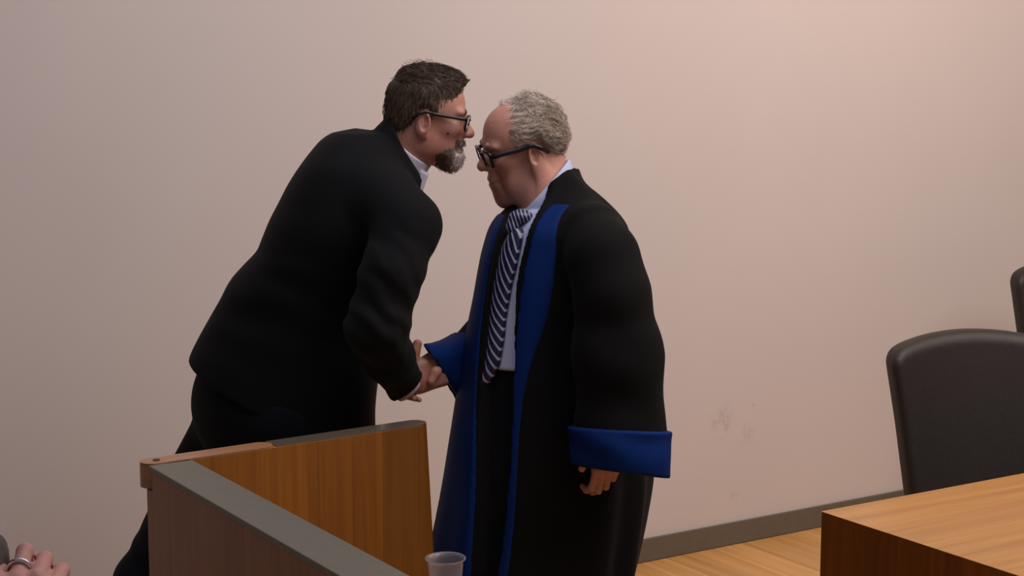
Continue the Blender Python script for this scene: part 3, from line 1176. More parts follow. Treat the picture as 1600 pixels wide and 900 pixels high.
def build_suit_man():
    Y = 3.70
    fo = W(455, 1200, 3.62)
    org = np.array([fo[0], fo[1], 0.0])
    root = empty('person', org)
    tag(root, 'man in dark suit with glasses and beard bending forward behind the gate to shake hands', 'person')
    sH = 0.93
    R, C = head_frame((1, 0.03), 8, 0, (741, 211), Y, sH)
    H = xf(head_sdf(0), C, R, sH)
    Pn = W(622, 246, Y)
    neck = cap(Pn, C + R @ (np.array([-0.022, 0, -0.045]) * sH), 0.062, 0.056)
    nax = norm((C + R @ (np.array([-0.022, 0, -0.045]) * sH)) - Pn)

    # --- torso under the jacket
    rows = [(201, 543, 562, 0.055, 0.02), (206, 522, 600, 0.10, 0.02), (215, 507, 616, 0.125, 0.02), (233, 490, 634, 0.150, 0.01), (258, 471, 648, 0.175, 0), (284, 454, 657, 0.190, 0),
            (316, 437, 662, 0.20, 0), (344, 422, 660, 0.205, 0), (370, 412, 654, 0.205, 0), (391, 402, 647, 0.20, 0), (408, 386, 641, 0.195, 0), (430, 368, 634, 0.19, 0),
            (493, 331, 612, 0.18, 0), (558, 297, 596, 0.18, 0), (600, 289, 590, 0.185, 0), (640, 283, 586, 0.19, 0), (700, 278, 588, 0.19, 0), (760, 276, 590, 0.19, 0)]
    z, r = px2(rows, Y)
    torso = loft(z, r[:, 0], r[:, 1], r[:, 2], r[:, 3], n=2.25, kend=0.02)
    # --- near arm
    sh, ua, el, wr = W(636, 352, 3.50), W(611, 430, 3.44), W(589, 510, 3.42), W(635, 604, 3.60)
    arm_pts = [W(600, 318, 3.56), sh, ua, el, W(607, 558, 3.50), wr]
    fdir = norm(wr - W(607, 558, 3.50))
    sleeve = chain(arm_pts + [wr + fdir * 0.08], [0.085, 0.072, 0.066, 0.067, 0.055, 0.041, 0.039], 0.02)
    # --- far arm, hanging
    sh2, el2, wr2 = W(592, 318, 3.86), W(545, 455, 3.92), W(520, 590, 3.88)
    sleeve2 = chain([sh2, el2, wr2], [0.075, 0.06, 0.048], 0.03)

    hemA, hemB = W(297, 558, Y), W(586, 716, Y)
    hd = norm(hemB - hemA)
    hn = np.array([hd[2], 0, -hd[0]])            # pointing down and back
    if hn[2] > 0: hn = -hn
    hem = plane(hemA, hn)

    def folds(P):
        u1 = np.exp(-(((P - el) / 0.10) ** 2).sum(1))
        u2 = np.exp(-(((P - ua) / 0.09) ** 2).sum(1))
        wst = W(400, 470, 3.55)
        u3 = np.exp(-(((P - wst) / np.array([0.16, 0.2, 0.12])) ** 2).sum(1))
        d = 0.0045 * u1 * ridge(P, (0.75, 0, 0.65), 120, 3) + 0.003 * u2 * ridge(P, (0.75, 0.2, 0.6), 110, 5)
        d += 0.003 * u3 * ridge(P, (0.3, 0, 1.0), 60, 7) + 0.0012 * sn(P, 18, 9)
        return d
    body_j = inter(torso, hem, 0.006)
    vcut = U([cap(W(668, 262, Y), W(668, 400, Y), 0.028, 0.012)], 0.01)     # open front between the lapels
    body_j = sub(body_j, off(neck, 0.012), 0.008)
    body_j = sub(body_j, vcut, 0.01)
    sl = inter(sleeve, plane(W(633, 607, 3.60), (0.66, 0.15, -0.75)), 0.003)
    sl = sub(sl, cap(wr - fdir * 0.05, wr + fdir * 0.1, 0.032, 0.033), 0.003)
    sl2 = inter(sleeve2, plane(wr2, (0, 0, -1)), 0.004)
    ncol = S(lambda P: np.maximum(np.abs(neck.fn(P) - 0.016) - 0.0065, np.abs((P - (Pn + nax * -0.004)) @ nax + 0.45 * ((P - Pn) @ np.array([0.656, 0, -0.75]))) - 0.034), Pn, 0.12)
    jacket = disp(U([body_j, sl, sl2, ncol], 0.026), folds)
    sdf_obj('suit_jacket', jacket, 0.0055, M['suit'], root, org, smooth=3)

    # --- shirt: collar band and cuff
    upl = plane(W(632, 235, Y) + nax * 0.012, nax)
    shc = S(lambda P: np.maximum(np.maximum(np.abs(neck.fn(P) - 0.0075) - 0.0045, upl(P)), -upl(P) - 0.075), Pn, 0.14)
    front = inter(off(torso, -0.014), lambda P: np.maximum(-(P[:, 0] - W(640, 300, Y)[0]), P[:, 2] - W(660, 262, Y)[2]), 0.004)
    tip = rbox((W(658, 285, 3.665)), (0.010, 0.012, 0.026), 0.004, np.array([[0.94, 0, 0.33], [0, 1, 0], [-0.33, 0, 0.94]]))
    sdf_obj('dress_shirt', U([shc, front, tip], 0.004), 0.004, M['shirt2'], root, org)
    cf = cap(wr - fdir * 0.04, wr + fdir * 0.05, 0.0315, 0.0315)
    cf = inter(cf, plane(W(641, 616, 3.60), (0.66, 0.15, -0.75)), 0.002)
    sdf_obj('shirt_cuff', sub(cf, cap(wr, wr + fdir * 0.1, 0.027, 0.027), 0.002), 0.0035, M['shirt2'], root, org)

    # --- trousers
    hipN, kneeN, ankN = W(455, 660, 3.61), W(452, 935, 3.58), W(430, 1222, 3.62)
    hipF, kneeF, ankF = W(380, 655, 3.79), W(236, 900, 3.80), W(128, 1205, 3.82)
    pel = ell(W(415, 628, Y), (0.170, 0.175, 0.19))
    tr = U([pel, chain([hipN, kneeN, ankN], [0.105, 0.082, 0.068], 0.02), chain([hipF, kneeF, ankF], [0.108, 0.080, 0.066], 0.02)], 0.05)
    bottom = min(ankN[2], ankF[2]) - 0.03
    tr = inter(tr, lambda P: bottom - P[:, 2], 0.006)
    tr = disp(tr, lambda P: 0.004 * sn(P * np.array([1, 1, 0.35]), 40, 11) + 0.004 * np.exp(-((P[:, 2] - kneeF[2]) / 0.1) ** 2) * ridge(P, (0.2, 0, 1), 70, 4))
    sdf_obj('trousers', tr, 0.008, M['trousers'], root, org)
    for p, d in ((ankN, (1, 0.1)), (ankF, (0.9, 0.2))):
        shoe('shoe', (p[0] - 0.02, p[1], 0.0), d, root, org)

    # --- hands (the near one grips the judge's hand)
    hx, hy = frame_from(norm(W(694, 580, 3.665) - W(640, 596, 3.635)), (-0.1, 0, 1))
    RH = np.stack([hx, hy, np.cross(hx, hy)], 1)
    wrH = W(640, 594, 3.635)
    hand = xf(hand_sdf((0.75, 0.9, 0.6), thumb=[(0.014, 0.022, -0.004), (0.024, 0.046, -0.004), (0.031, 0.066, -0.004), (0.041, 0.080, -0.004)], back=0.005, thick=(0.017, 0.0135, 0.0125, 0.0112)), wrH, RH, 0.95)
    x2, y2 = frame_from((0.05, 0, -1), (1, 0, 0))
    hand2 = xf(hand_sdf((0.3, 0.4, 0.3)), wr2 + np.array([0, 0, 0.01]), np.stack([x2, y2, np.array([0, 1.0, 0])], 1), 0.95)
    inner = U([inter(off(torso, -0.045), lambda P: np.maximum(P[:, 2] - W(620, 240, Y)[2], W(400, 600, Y)[2] - P[:, 2])), ell(W(415, 628, Y), (0.12, 0.13, 0.14)), chain([W(606, 330, 3.58), ua, el, W(607, 558, 3.50), wrH], [0.045, 0.042, 0.040, 0.036, 0.026]), chain([sh2, el2, wr2], [0.045, 0.038, 0.026]),
               chain([hipN, kneeN, ankN, ankN * np.array([1, 1, 0]) + np.array([0.0, 0, 0.06])], [0.075, 0.055, 0.04, 0.035]),
               chain([hipF, kneeF, ankF, ankF * np.array([1, 1, 0]) + np.array([0.0, 0, 0.06])], [0.075, 0.055, 0.04, 0.035])], 0.03)
    body = U([H, neck, inner, hand, hand2], 0.012)
    neckjoin = U([H, neck], 0.03)
    body = U([neckjoin, inner, hand, hand2], 0.012)
    sdf_obj('body', body, 0.0034, M['skin_a'], root, org)
    eyes(R, C, sH, root, org)

    # --- hair: short back and sides, combed over to a small quiff
    T = lambda P: (P - C) @ R / sH

    def hair_region(q):
        # boundary height as a function of x on the side of the head
        b = np.interp(q[:, 0], [-0.11, -0.085, -0.055, -0.032, -0.020, 0.002, 0.010, 0.020, 0.034, 0.050, 0.064, 0.080, 0.095],
                      [-0.062, -0.060, -0.046, -0.012, 0.020, 0.026, 0.006, 0.010, 0.036, 0.048, 0.060, 0.084, 0.098])
        return b - q[:, 2]

    skull = head_sdf_skull()

    def hair_fn(P):
        q = T(P)
        d = skull.fn(q)
        top = np.clip((q[:, 2] - 0.045) / 0.06, 0, 1)
        thick = 0.0075 + 0.010 * top + 0.007 * np.exp(-(((q - np.array([0.062, 0.01, 0.098])) / np.array([0.030, 0.05, 0.025])) ** 2).sum(1))
        thin = np.clip(hair_region(q) / -0.02, 0.15, 1)
        side = np.clip((q[:, 0] - 0.0) / 0.03, 0, 1) * (1 - top)
        thick = thick * np.minimum(1, 0.25 + thin) * (1 - 1.15 * side)
        groove = 0.0012 * np.sin(q[:, 0] * 60 + q[:, 1] * 520 + 2 * np.sin(q[:, 2] * 90)) * top + 0.0010 * np.sin(q[:, 0] * 640 + q[:, 2] * 80 + 2 * np.sin(q[:, 2] * 60)) * (1 - top)
        return smax((d - thick + groove), hair_region(q), 0.004) * sH
    hs = S(hair_fn, C + R @ np.array([-0.01, 0, 0.03]) * sH, 0.15 * sH)
    HV, HQ = polygonize(hs, 0.0032)

    def flow(P):
        q = T(P)
        top = np.clip((q[:, 2] - 0.06) / 0.03, 0, 1)[:, None]
        ft = np.array([0.9, -0.25, 0.15]); fs = np.array([-0.35, 0, -1.0])
        f = top * ft + (1 - top) * fs
        return f @ R.T
    outer = lambda P: hair_region(T(P)) < -0.004
    st1 = strands(hs, HV, 3600, lambda P: 0.016 + 0.010 * np.clip((T(P)[:, 2] - 0.05) / 0.05, 0, 1) - 0.008 * np.clip((T(P)[:, 0] - 0.04) / 0.03, 0, 1), flow, 1, 0.0007, 0.22, 0.1, tone=(0.0, 0.62), keep=outer)
    # a few that stick up at the crown
    crown = lambda P: (np.abs(T(P)[:, 0] + 0.03) < 0.045) & (T(P)[:, 2] > 0.095)
    st2 = strands(hs, HV, 160, 0.022, lambda P: np.tile((np.array([-0.5, 0.0, 0.7]) @ R.T), (len(P), 1)), 2, 0.0006, 0.9, 0.3, tone=(0.0, 0.4), keep=crown)
    join_hair('hair', [(HV, HQ, 0.10), st1, st2], M['hair_brown'], root, org)

    # --- beard and moustache
    Hl = head_sdf(0)

    def beard_region(q):
        jaw = np.interp(q[:, 0], [0.00, 0.02, 0.040, 0.058, 0.070, 0.080, 0.10], [-0.090, -0.084, -0.078, -0.066, -0.062, -0.0735, -0.0735])
        a = q[:, 2] - jaw
        mo = np.maximum(np.abs(q[:, 2] + 0.0475) - 0.0075, np.maximum(np.abs(q[:, 1]) - 0.030, 0.070 - q[:, 0]))
        side = np.maximum(np.maximum(np.abs(np.abs(q[:, 1]) - 0.027) - 0.005, np.abs(q[:, 2] + 0.060) - 0.016), 0.055 - q[:, 0])
        return np.minimum(np.minimum(a, mo), side)

    def beard_fn(P):
        q = T(P)
        d = Hl.fn(q)
        reg = beard_region(q)
        chin = np.clip((q[:, 0] - 0.030) / 0.04, 0, 1) * np.clip((-q[:, 2] - 0.050) / 0.03, 0, 1)
        edge = np.clip(-reg / 0.012, 0, 1)
        fade = np.clip((q[:, 0] - 0.012) / 0.035, 0, 1)
        th = (0.0018 + 0.0052 * chin) * np.sqrt(edge) * fade - 0.0012 * (1 - fade)
        return smax(d - th + 0.0008 * sn(q, 500, 4), reg, 0.003) * sH
    bs = S(beard_fn, C + R @ np.array([0.055, 0, -0.075]) * sH, 0.085 * sH)
    BV, BQ = polygonize(bs, 0.0028)
    q = T(BV)
    gr = lambda q: np.clip((q[:, 0] - 0.056) / 0.030, 0, 1) * np.clip((-q[:, 2] - 0.056) / 0.02, 0, 1)
    st = strands(bs, BV, 1500, 0.0075, lambda P: np.tile(np.array([0.35, 0, -1.0]) @ R.T, (len(P), 1)), 4, 0.0006, 0.45, 0.3, tone=(0.0, 0.5), keep=lambda P: beard_region(T(P)) < 0.0005)
    qs = T(st[0])
    st = (st[0], st[1], st[2] * 0.6 + 0.75 * gr(qs) + 0.15 * (qs[:, 2] > -0.056))
    join_hair('beard', [(BV, BQ, 0.05 + 0.7 * gr(q) + 0.15 * (q[:, 2] > -0.056)), st], M['beard'], root, org)
    for sd in (1, -1):
        bw = xf(chain([(0.0870, sd * 0.010, 0.0215), (0.0860, sd * 0.026, 0.0270), (0.0720, sd * 0.044, 0.0235)], [0.0028, 0.0030, 0.0016]), C, R, sH)
        bv, bq = polygonize(bw, 0.0025)
        join_hair('eyebrow', [(bv, bq, 0.15)], M['hair_brown'], root, org)
    mo_ = ell(march(H, 700, 208), (0.0030, 0.0018, 0.0030))
    sdf_obj('mole', mo_, 0.0012, M['hair_brown'], root, org)
    glasses(R, C, sH, root, org, 1.15)
    return root


def head_sdf_skull():
    return U([ell((-0.012, 0, 0.030), (0.088, 0.074, 0.082)), ell((0.030, 0, 0.026), (0.056, 0.062, 0.072)), ell((-0.030, 0, -0.030), (0.062, 0.060, 0.065)),
              ell((0.038, 0, -0.035), (0.049, 0.056, 0.062))], 0.030)


man = build_suit_man()

# ------------------------------------------------------------------ the older man in the robe
def build_robe_man():
    Y = 3.70
    fo = W(800, 1290, Y)
    org = np.array([fo[0], fo[1], 0.0])
    root = empty('person', org)
    tag(root, 'grey-haired man in black robe with blue bands, striped tie and dark glasses, shaking hands', 'person')
    f = norm([-0.90, -0.44, 0]); l = np.array([0.44, -0.90, 0]); l = norm(l)
    sH = 0.95
    R, C = head_frame((-math.cos(math.radians(15)), -math.sin(math.radians(15))), 14, 8, (746, 263), Y, sH)
    h0 = head_sdf(1)

    def long_jaw(P):                              # a longer lower face
        Q = P.copy()
        Q[:, 2] = np.where(P[:, 2] < -0.03, -0.03 + (P[:, 2] + 0.03) / 1.27, P[:, 2])
        return h0.fn(Q)
    H = xf(S(long_jaw, h0.c, h0.r + 0.02), C, R, sH)
    nb = W(858, 318, Y + 0.01)
    neck = cap(nb, C + R @ (np.array([-0.030, 0, -0.045]) * sH), 0.066, 0.060)
    nax = norm(C + R @ (np.array([-0.030, 0, -0.045]) * sH) - nb)

    # --- robe
    rows = [(272, 866, 890, 0.055), (285, 848, 912, 0.075), (300, 826, 931, 0.105), (315, 806, 948, 0.14), (330, 789, 963, 0.165), (345, 776, 975, 0.178), (386, 759, 985, 0.185), (425, 750, 994, 0.188),
            (468, 742, 1003, 0.19), (500, 735, 1008, 0.19), (560, 724, 1014, 0.19), (640, 712, 1017, 0.195), (700, 703, 1021, 0.20), (749, 696, 1021, 0.205), (807, 686, 1013, 0.21),
            (860, 675, 1003, 0.215), (898, 668, 995, 0.22), (1000, 652, 976, 0.225), (1120, 640, 958, 0.235), (1240, 632, 948, 0.24)]
    ang = math.atan2(-f[1], -f[0])
    tab = []
    for py, xl, xr, b in rows:
        a0, a1 = W(xl, py, Y), W(xr, py, Y)
        w = (a1[0] - a0[0]) / 2
        a = math.sqrt(max(w * w - (b * math.sin(ang)) ** 2, 0.02 ** 2)) / math.cos(ang)
        tab.append((a0[2], (a0[0] + a1[0]) / 2, Y, a, b))
    tab = np.array(tab)
    z, r = smooth_table(tab[:, 0], tab[:, 1:], 110)
    trunk = loft(z, r[:, 0], r[:, 1], r[:, 2], r[:, 3], np.full(len(z), ang), 2.1, 0.02)
    cxz = lambda P: np.interp(P[:, 2], z, r[:, 0])
    cyz = lambda P: np.interp(P[:, 2], z, r[:, 1])

    def latfwd(P):
        x, y = P[:, 0] - cxz(P), P[:, 1] - cyz(P)
        return x * l[0] + y * l[1], x * f[0] + y * f[1]

    # near sleeve, hanging
    s0, s1, s2, s3 = W(927, 366, 3.56), W(941, 402, 3.50), W(957, 462, 3.47), W(966, 560, 3.455)
    s4 = W(969, 690, 3.44); s5 = W(972, 752, 3.435)
    side = norm(np.array([0.12, 1, 0]))
    near = U([cap(s0, s1, 0.072, 0.077), cap(s1, s2, 0.077, 0.080), ecap(s2, s3, 0.080, 0.093, side, 0.85), ecap(s3, s4, 0.093, 0.094, side, 0.80), ecap(s4, s5, 0.094, 0.095, side, 0.80)], 0.03)
    near_end = plane(W(972, 737, 3.44), (-0.14, -0.20, -1))
    cuff_top = plane(W(972, 670, 3.44), (0.05, 0.17, 1))
    near_in = U([ecap(s3, s5 + np.array([0, 0, -0.05]), 0.080, 0.083, side, 0.78)], 0.01)
    # far sleeve, reaching to the handshake
    t0, t1, t2 = W(832, 372, 3.84), W(795, 505, 3.90), W(668, 564, 3.66)
    fd = norm(W(668, 566, 3.64) - W(748, 545, 3.82))
    far = U([cap(t0, t1, 0.072, 0.075), cap(t1, W(700, 566, 3.710), 0.075, 0.034), cap(W(765, 560, 3.83), W(714, 600, 3.71), 0.070, 0.036), cap(W(700, 566, 3.710), t2, 0.034, 0.031)], 0.04)
    far_end = plane(W(677, 562, 3.65), norm(np.array([-0.80, -0.15, -0.52])))
    far_cuff = plane(W(722, 545, 3.75), norm(-fd + np.array([0, 0, 0.0])))

    def drape(P):
        x, y = P[:, 0] - cxz(P), P[:, 1] - cyz(P)
        th = np.arctan2(y, x)
        low = np.clip((1.25 - P[:, 2]) / 1.0, 0, 1)
        d = (0.002 + 0.011 * low) * np.sin(th * 9 + 1.2 * np.sin(th * 4 + 2) + 2.0 * P[:, 2])
        return d

    def sl_folds(P):
        g = np.exp(-((P[:, 2] - s3[2]) / 0.16) ** 2)
        return 0.0018 * sn(P * np.array([1, 1, 0.3]), 40, 21) + 0.0022 * g * ridge(P, (0.6, 0, 0.8), 48, 6)
    trunk_d = disp(trunk, drape)

    # opening of the robe: near edge and far edge as tables over z, found on the robe's own front
    def edge(pts):
        o = []
        for px, py in pts:
            h = march(trunk, px, py)
            if h is not None:
                a, b = latfwd(h[None])
                o.append((h[2], a[0]))
        o = np.array(sorted(o))
        zs = np.linspace(o[0, 0], o[-1, 0], 40)
        v = np.interp(zs, o[:, 0], o[:, 1])
        for _ in range(6): v[1:-1] = 0.25 * v[:-2] + 0.5 * v[1:-1] + 0.25 * v[2:]
        return lambda zz: np.interp(zz, zs, v)
    e_near = edge([(862, 292), (850, 312), (836, 342), (816, 389), (806, 416), (801, 433), (799, 456), (798, 489), (797, 540), (797, 590), (798, 650), (797, 700), (788, 780), (776, 870), (772, 896)])
    e_far = edge([(800, 322), (790, 345), (783, 389), (775, 422), (767, 467), (763, 516), (757, 571), (751, 640), (748, 700), (747, 780), (743, 860), (742, 896)])
    b_l = edge([(862, 317), (844, 353), (831, 389), (818, 433), (811, 475), (806, 527), (802, 571), (799, 649), (798, 700), (789, 780), (780, 870), (776, 896)])
    b_r = edge([(888, 324), (877, 362), (866, 411), (863, 444), (859, 480), (851, 504), (840, 549), (828, 584), (821, 627), (817, 660), (814, 700), (811, 780), (805, 870), (803, 896)])
    c_r = edge([(788, 338), (776, 370), (770, 389), (760, 430), (756, 470), (752, 500), (749, 560), (746, 620), (746, 700), (745, 780), (740, 860), (738, 896)])

    def wedge(P):
        a, b = latfwd(P)
        return np.maximum(np.maximum(a - e_near(P[:, 2]), e_far(P[:, 2]) - a), -b + 0.0)
    tz = z[-1] - 0.005

    def robe_fn(P):
        t = trunk_d.fn(P)
        hollow = np.maximum(t + 0.034, 0.04 - latfwd(P)[1])          # room for the shirt front
        d = smax(t, -np.maximum(wedge(P), -(t + 0.034)), 0.012)
        return d
    robe_b = S(robe_fn, trunk.c, trunk.r)
    robe_b = sub(robe_b, off(neck, 0.010), 0.008)
    nearS = disp(near, sl_folds)
    ns = sub(inter(nearS, near_end, 0.004), near_in, 0.004)
    ns = inter(ns, lambda P: cuff_top(P) * -1 - 0.035, 0.004)     # robe cloth ends under the turned-back cuff
    fs = inter(disp(far, sl_folds), lambda P: far_cuff(P) * -1 - 0.03, 0.004)
    ncol = S(lambda P: np.maximum(np.abs(neck.fn(P) - 0.0205) - 0.0065, np.maximum(np.abs((P - nb) @ nax + 0.002 - 0.42 * ((P - nb) @ norm([0.7, 0, 0.05]))) - 0.030, ((P - nb) @ f) - 0.035)), nb, 0.14)
    zhem = z[0] + 0.01
    robe = U([robe_b, ns, fs, ncol], 0.022)
    sdf_obj('robe', robe, 0.0055, M['robe'], root, org, smooth=12)

    # blue facings lie on the robe's front
    def facing(lo, hi, zt):
        def fn(P):
            a, b = latfwd(P)
            t = trunk_d.fn(P)
            reg = np.maximum(np.maximum(lo(P[:, 2]) - a, a - hi(P[:, 2])), np.maximum(P[:, 2] - zt, -b - 0.06 * np.clip((1.30 - P[:, 2]) / 0.2, 0, 1)))
            return smax(smax(t - 0.0035, -(t + 0.016), 0.002), reg, 0.003)
        return S(fn, trunk.c, trunk.r)
    zt = march(trunk, 875, 319)[2]
    sdf_obj('blue_facing', facing(b_l, b_r, zt), 0.0048, M['blue'], root, org, smooth=16)
    sdf_obj('blue_facing', facing(lambda zz: c_r(zz) - np.interp(zz, [0.1, 0.9, 1.2, 1.5], [0.24, 0.20, 0.16, 0.12]), c_r, march(trunk, 786, 336)[2]), 0.0048, M['blue'], root, org, smooth=16)

    # turned-back blue cuffs
    cuffN = disp(off(near, 0.0095), lambda P: 0.003 * ridge(P, (0.55, 0.1, 0.83), 55, 8))
    cuffN = inter(inter(cuffN, near_end, 0.006), lambda P: cuff_top(P), 0.006)
    sdf_obj('blue_cuff', sub(cuffN, near_in, 0.004), 0.0048, M['blue'], root, org, smooth=3)
    cuffF = disp(off(far, 0.007), lambda P: 0.003 * ridge(P, (0.2, 0.1, 0.95), 60, 18))
    cuffF = inter(inter(cuffF, far_end, 0.004), lambda P: far_cuff(P), 0.005)
    ends = cap(t2 + fd * 0.03, W(712, 562, 3.75), 0.028, 0.031)
    sdf_obj('blue_cuff', sub(cuffF, ends, 0.004), 0.0048, M['blue'], root, org, smooth=3)

    # --- shirt, collar and tie
    zw = W(780, 585, 3.5)[2]
    shirt_s = off(trunk, -0.020)
    sh_b = inter(shirt_s, lambda P: np.maximum(zw - P[:, 2], np.maximum(-latfwd(P)[1] + 0.02, -(trunk.fn(P) + 0.060))), 0.006)
    sh_b = inter(sh_b, lambda P: P[:, 2] - (nb[2] - 0.01), 0.004)
    cup_p = W(846, 297, Y); cd = norm(W(876, 264, Y) - W(815, 331, Y))
    cn = norm(np.cross(cd, np.array([0, 1.0, 0])));
    if cn[2] < 0: cn = -cn
    colr = lambda P: (P - cup_p) @ cn
    band = S(lambda P: np.maximum(np.abs(neck.fn(P) - 0.009) - 0.0048, np.maximum(colr(P), -colr(P) - (0.022 + 0.30 * np.clip(-((P - cup_p) @ cd), 0, 0.08)))), nb, 0.15)
    cpt = march(off(neck, 0.008), 828, 338)
    sdf_obj('dress_shirt', U([sh_b, band], 0.004), 0.0042, M['shirt'], root, org)

    tl = [(800, 357), (798, 362), (784, 389), (776, 422), (768, 467), (765, 516), (762, 545), (759, 571), (756, 590), (753, 609)]
    trr = [(814, 357), (816, 364), (811, 389), (805, 418), (799, 440), (793, 473), (789, 497), (786, 529), (779, 569), (770, 590), (757, 606)]
    rowsy = np.concatenate([np.linspace(357, 575, 40), np.linspace(580, 607, 6)])
    xl = np.interp(rowsy, [p[1] for p in tl], [p[0] for p in tl]); xr = np.interp(rowsy, [p[1] for p in trr], [p[0] for p in trr])
    V, UV, Fc, nx = [], [], [], 7
    vlen, prev = 0.0, None
    front = off(trunk, -0.012)
    lastY = None
    for i, yy in enumerate(rowsy):
        hl, hr_ = march(front, xl[i], yy), march(front, xr[i], yy)
        mid = (hl + hr_) / 2
        if prev is not None: vlen += np.linalg.norm(mid - prev)
        prev = mid
        wd = np.linalg.norm(hr_ - hl)
        for layer in (0, 1):
            for k in range(nx):
                u = k / (nx - 1)
                p = hl * (1 - u) + hr_ * u + f * (0.010 * math.sin(math.pi * u) + 0.004 - layer * 0.008)
                V.append(p - org); UV.append(((u - 0.5) * wd, vlen))
    rn = 2 * nx
    for i in range(len(rowsy) - 1):
        for k in range(nx - 1):
            Fc.append((i * rn + k, i * rn + k + 1, (i + 1) * rn + k + 1, (i + 1) * rn + k))
            Fc.append((i * rn + nx + k + 1, i * rn + nx + k, (i + 1) * rn + nx + k, (i + 1) * rn + nx + k + 1))
        Fc.append((i * rn + nx, i * rn, (i + 1) * rn, (i + 1) * rn + nx))
        Fc.append((i * rn + nx - 1, i * rn + rn - 1, (i + 1) * rn + rn - 1, (i + 1) * rn + nx - 1))
    e = (len(rowsy) - 1) * rn
    Fc.append(tuple(range(e, e + nx)) + tuple(range(e + rn - 1, e + nx - 1, -1)))
    tie = mesh_obj('tie', V, Fc, M['tie'], root)
    uv = tie.data.uv_layers.new(name='UVMap')
    for lp in tie.data.loops: uv.data[lp.index].uv = UV[lp.vertex_index]
    # knot
    ka, kb = march(front, 820, 338), march(front, 806, 356)
    kn = U([ell(ka + f * 0.010, (0.027, 0.022, 0.016)), ell(kb + f * 0.010, (0.014, 0.014, 0.016))], 0.02)
    KV, KQ = polygonize(kn, 0.003)
    knot = mesh_obj('tie_knot', KV - org, KQ, M['tie'], tie)
    uv = knot.data.uv_layers.new(name='UVMap')
    for lp in knot.data.loops:
        p = KV[lp.vertex_index] - kb
        uv.data[lp.index].uv = (p[0] * 1.2, -p[2] * 0.9 - p[0] * 0.9)

    # --- trousers and shoes
    hN, kN, aN = W(880, 640, 3.63), W(850, 930, 3.62), W(835, 1225, 3.64)
    hF, kF, aF = W(815, 640, 3.78), W(780, 930, 3.80), W(765, 1225, 3.80)
    tr = U([ell(W(850, 640, 3.70), (0.13, 0.15, 0.15)), chain([hN, kN, aN], [0.09, 0.075, 0.062], 0.02), chain([hF, kF, aF], [0.09, 0.075, 0.062], 0.02)], 0.05)
    fr = inter(off(trunk, -0.026), lambda P: np.maximum(P[:, 2] - zw - 0.01, np.maximum(-latfwd(P)[1] + 0.02, np.maximum(-(trunk.fn(P) + 0.07), hN[2] - 0.45 - P[:, 2]))), 0.006)
    zb = 0.055
    sdf_obj('trousers', inter(U([tr, fr], 0.03), lambda P: zb - P[:, 2], 0.005), 0.009, M['trousers'], root, org)
    for p in (aN, aF): shoe('shoe', (p[0] - 0.01, p[1], 0.0), f, root, org)

    # --- hands
    wrR = W(697, 564, 3.695)
    hx, hy = frame_from(norm(W(648, 590, 3.66) - wrR), (0.1, -0.15, 1))
    RH = np.stack([hx, hy, np.cross(hx, hy)], 1)
    handR = xf(hand_sdf(curls=((0.10, 0.25, 0.2), (0.45, 0.8, 0.5), (0.5, 0.8, 0.5), (0.5, 0.8, 0.5)), back=0.015, thick=(0.016, 0.0175, 0.0130, 0.0100), thumb=[(-0.030, 0.000, 0.006), (0.022, 0.012, -0.014), (0.050, 0.008, -0.038), (0.070, -0.004, -0.046)]), wrR, RH, 0.95)
    wrL = W(951, 678, 3.425)
    x2, y2 = frame_from((-0.07, 0.0, -1), f)
    handL = xf(hand_sdf(curls=((0.25, 0.9, 0.6), (0.30, 0.9, 0.6), (0.40, 1.0, 0.6), (0.55, 1.1, 0.6)), spread=0.06,
                        thumb=[(0.016, 0.024, -0.006), (0.040, 0.046, -0.008), (0.062, 0.056, -0.010), (0.084, 0.060, -0.012)]), wrL, np.stack([x2, y2, norm(l)], 1), 0.92)
    inner = U([inter(off(trunk, -0.075), lambda P: np.maximum(P[:, 2] - nb[2], hN[2] - P[:, 2])), chain([s0, s2, W(960, 560, 3.46), wrL], [0.05, 0.045, 0.042, 0.026]), chain([t0, t1, W(712, 560, 3.73), wrR], [0.05, 0.042, 0.026, 0.025]),
               chain([hN, kN, aN, aN * np.array([1, 1, 0]) + np.array([0, 0, 0.06])], [0.07, 0.055, 0.04, 0.03]), chain([hF, kF, aF, aF * np.array([1, 1, 0]) + np.array([0, 0, 0.06])], [0.07, 0.055, 0.04, 0.03])], 0.03)
    body = U([U([H, neck], 0.03), inner, handR, handL], 0.012)
    sdf_obj('body', body, 0.0034, M['skin_b'], root, org)
    eyes(R, C, sH, root, org)

    # --- hair: thin wavy grey, high forehead
    T = lambda P: (P - C) @ R / sH
    skull = head_sdf_skull()

    def hair_region(q):
        b = np.interp(q[:, 0], [-0.11, -0.085, -0.060, -0.040, -0.026, -0.008, 0.006, 0.018, 0.030, 0.040, 0.047, 0.054],
                      [-0.040, -0.044, -0.038, -0.014, 0.014, 0.020, 0.010, 0.006, 0.014, 0.026, 0.060, 0.140])
        return np.maximum(b - q[:, 2], 0.8 * (q[:, 0] - 0.052 + 0.52 * np.clip(q[:, 2] - 0.045, 0, 1)))

    def hair_fn(P):
        q = T(P)
        d = skull.fn(q)
        back = np.clip((0.02 - q[:, 0]) / 0.08, 0, 1)
        thin = np.clip(hair_region(q) / -0.035, 0.02, 1)
        th = (0.0035 + 0.012 * back) * thin - 0.0022 * (1 - thin) ** 2 + 0.0026 * thin * np.sin(q[:, 2] * 120 + 30 * q[:, 0] + 2.2 * np.sin(q[:, 0] * 70 + q[:, 2] * 20)) * back
        th = th + 0.0012 * np.sin(q[:, 2] * 420 + 120 * q[:, 0] + 3 * np.sin(q[:, 0] * 90 + q[:, 1] * 40))
        return smax((d - th), hair_region(q), 0.004) * sH
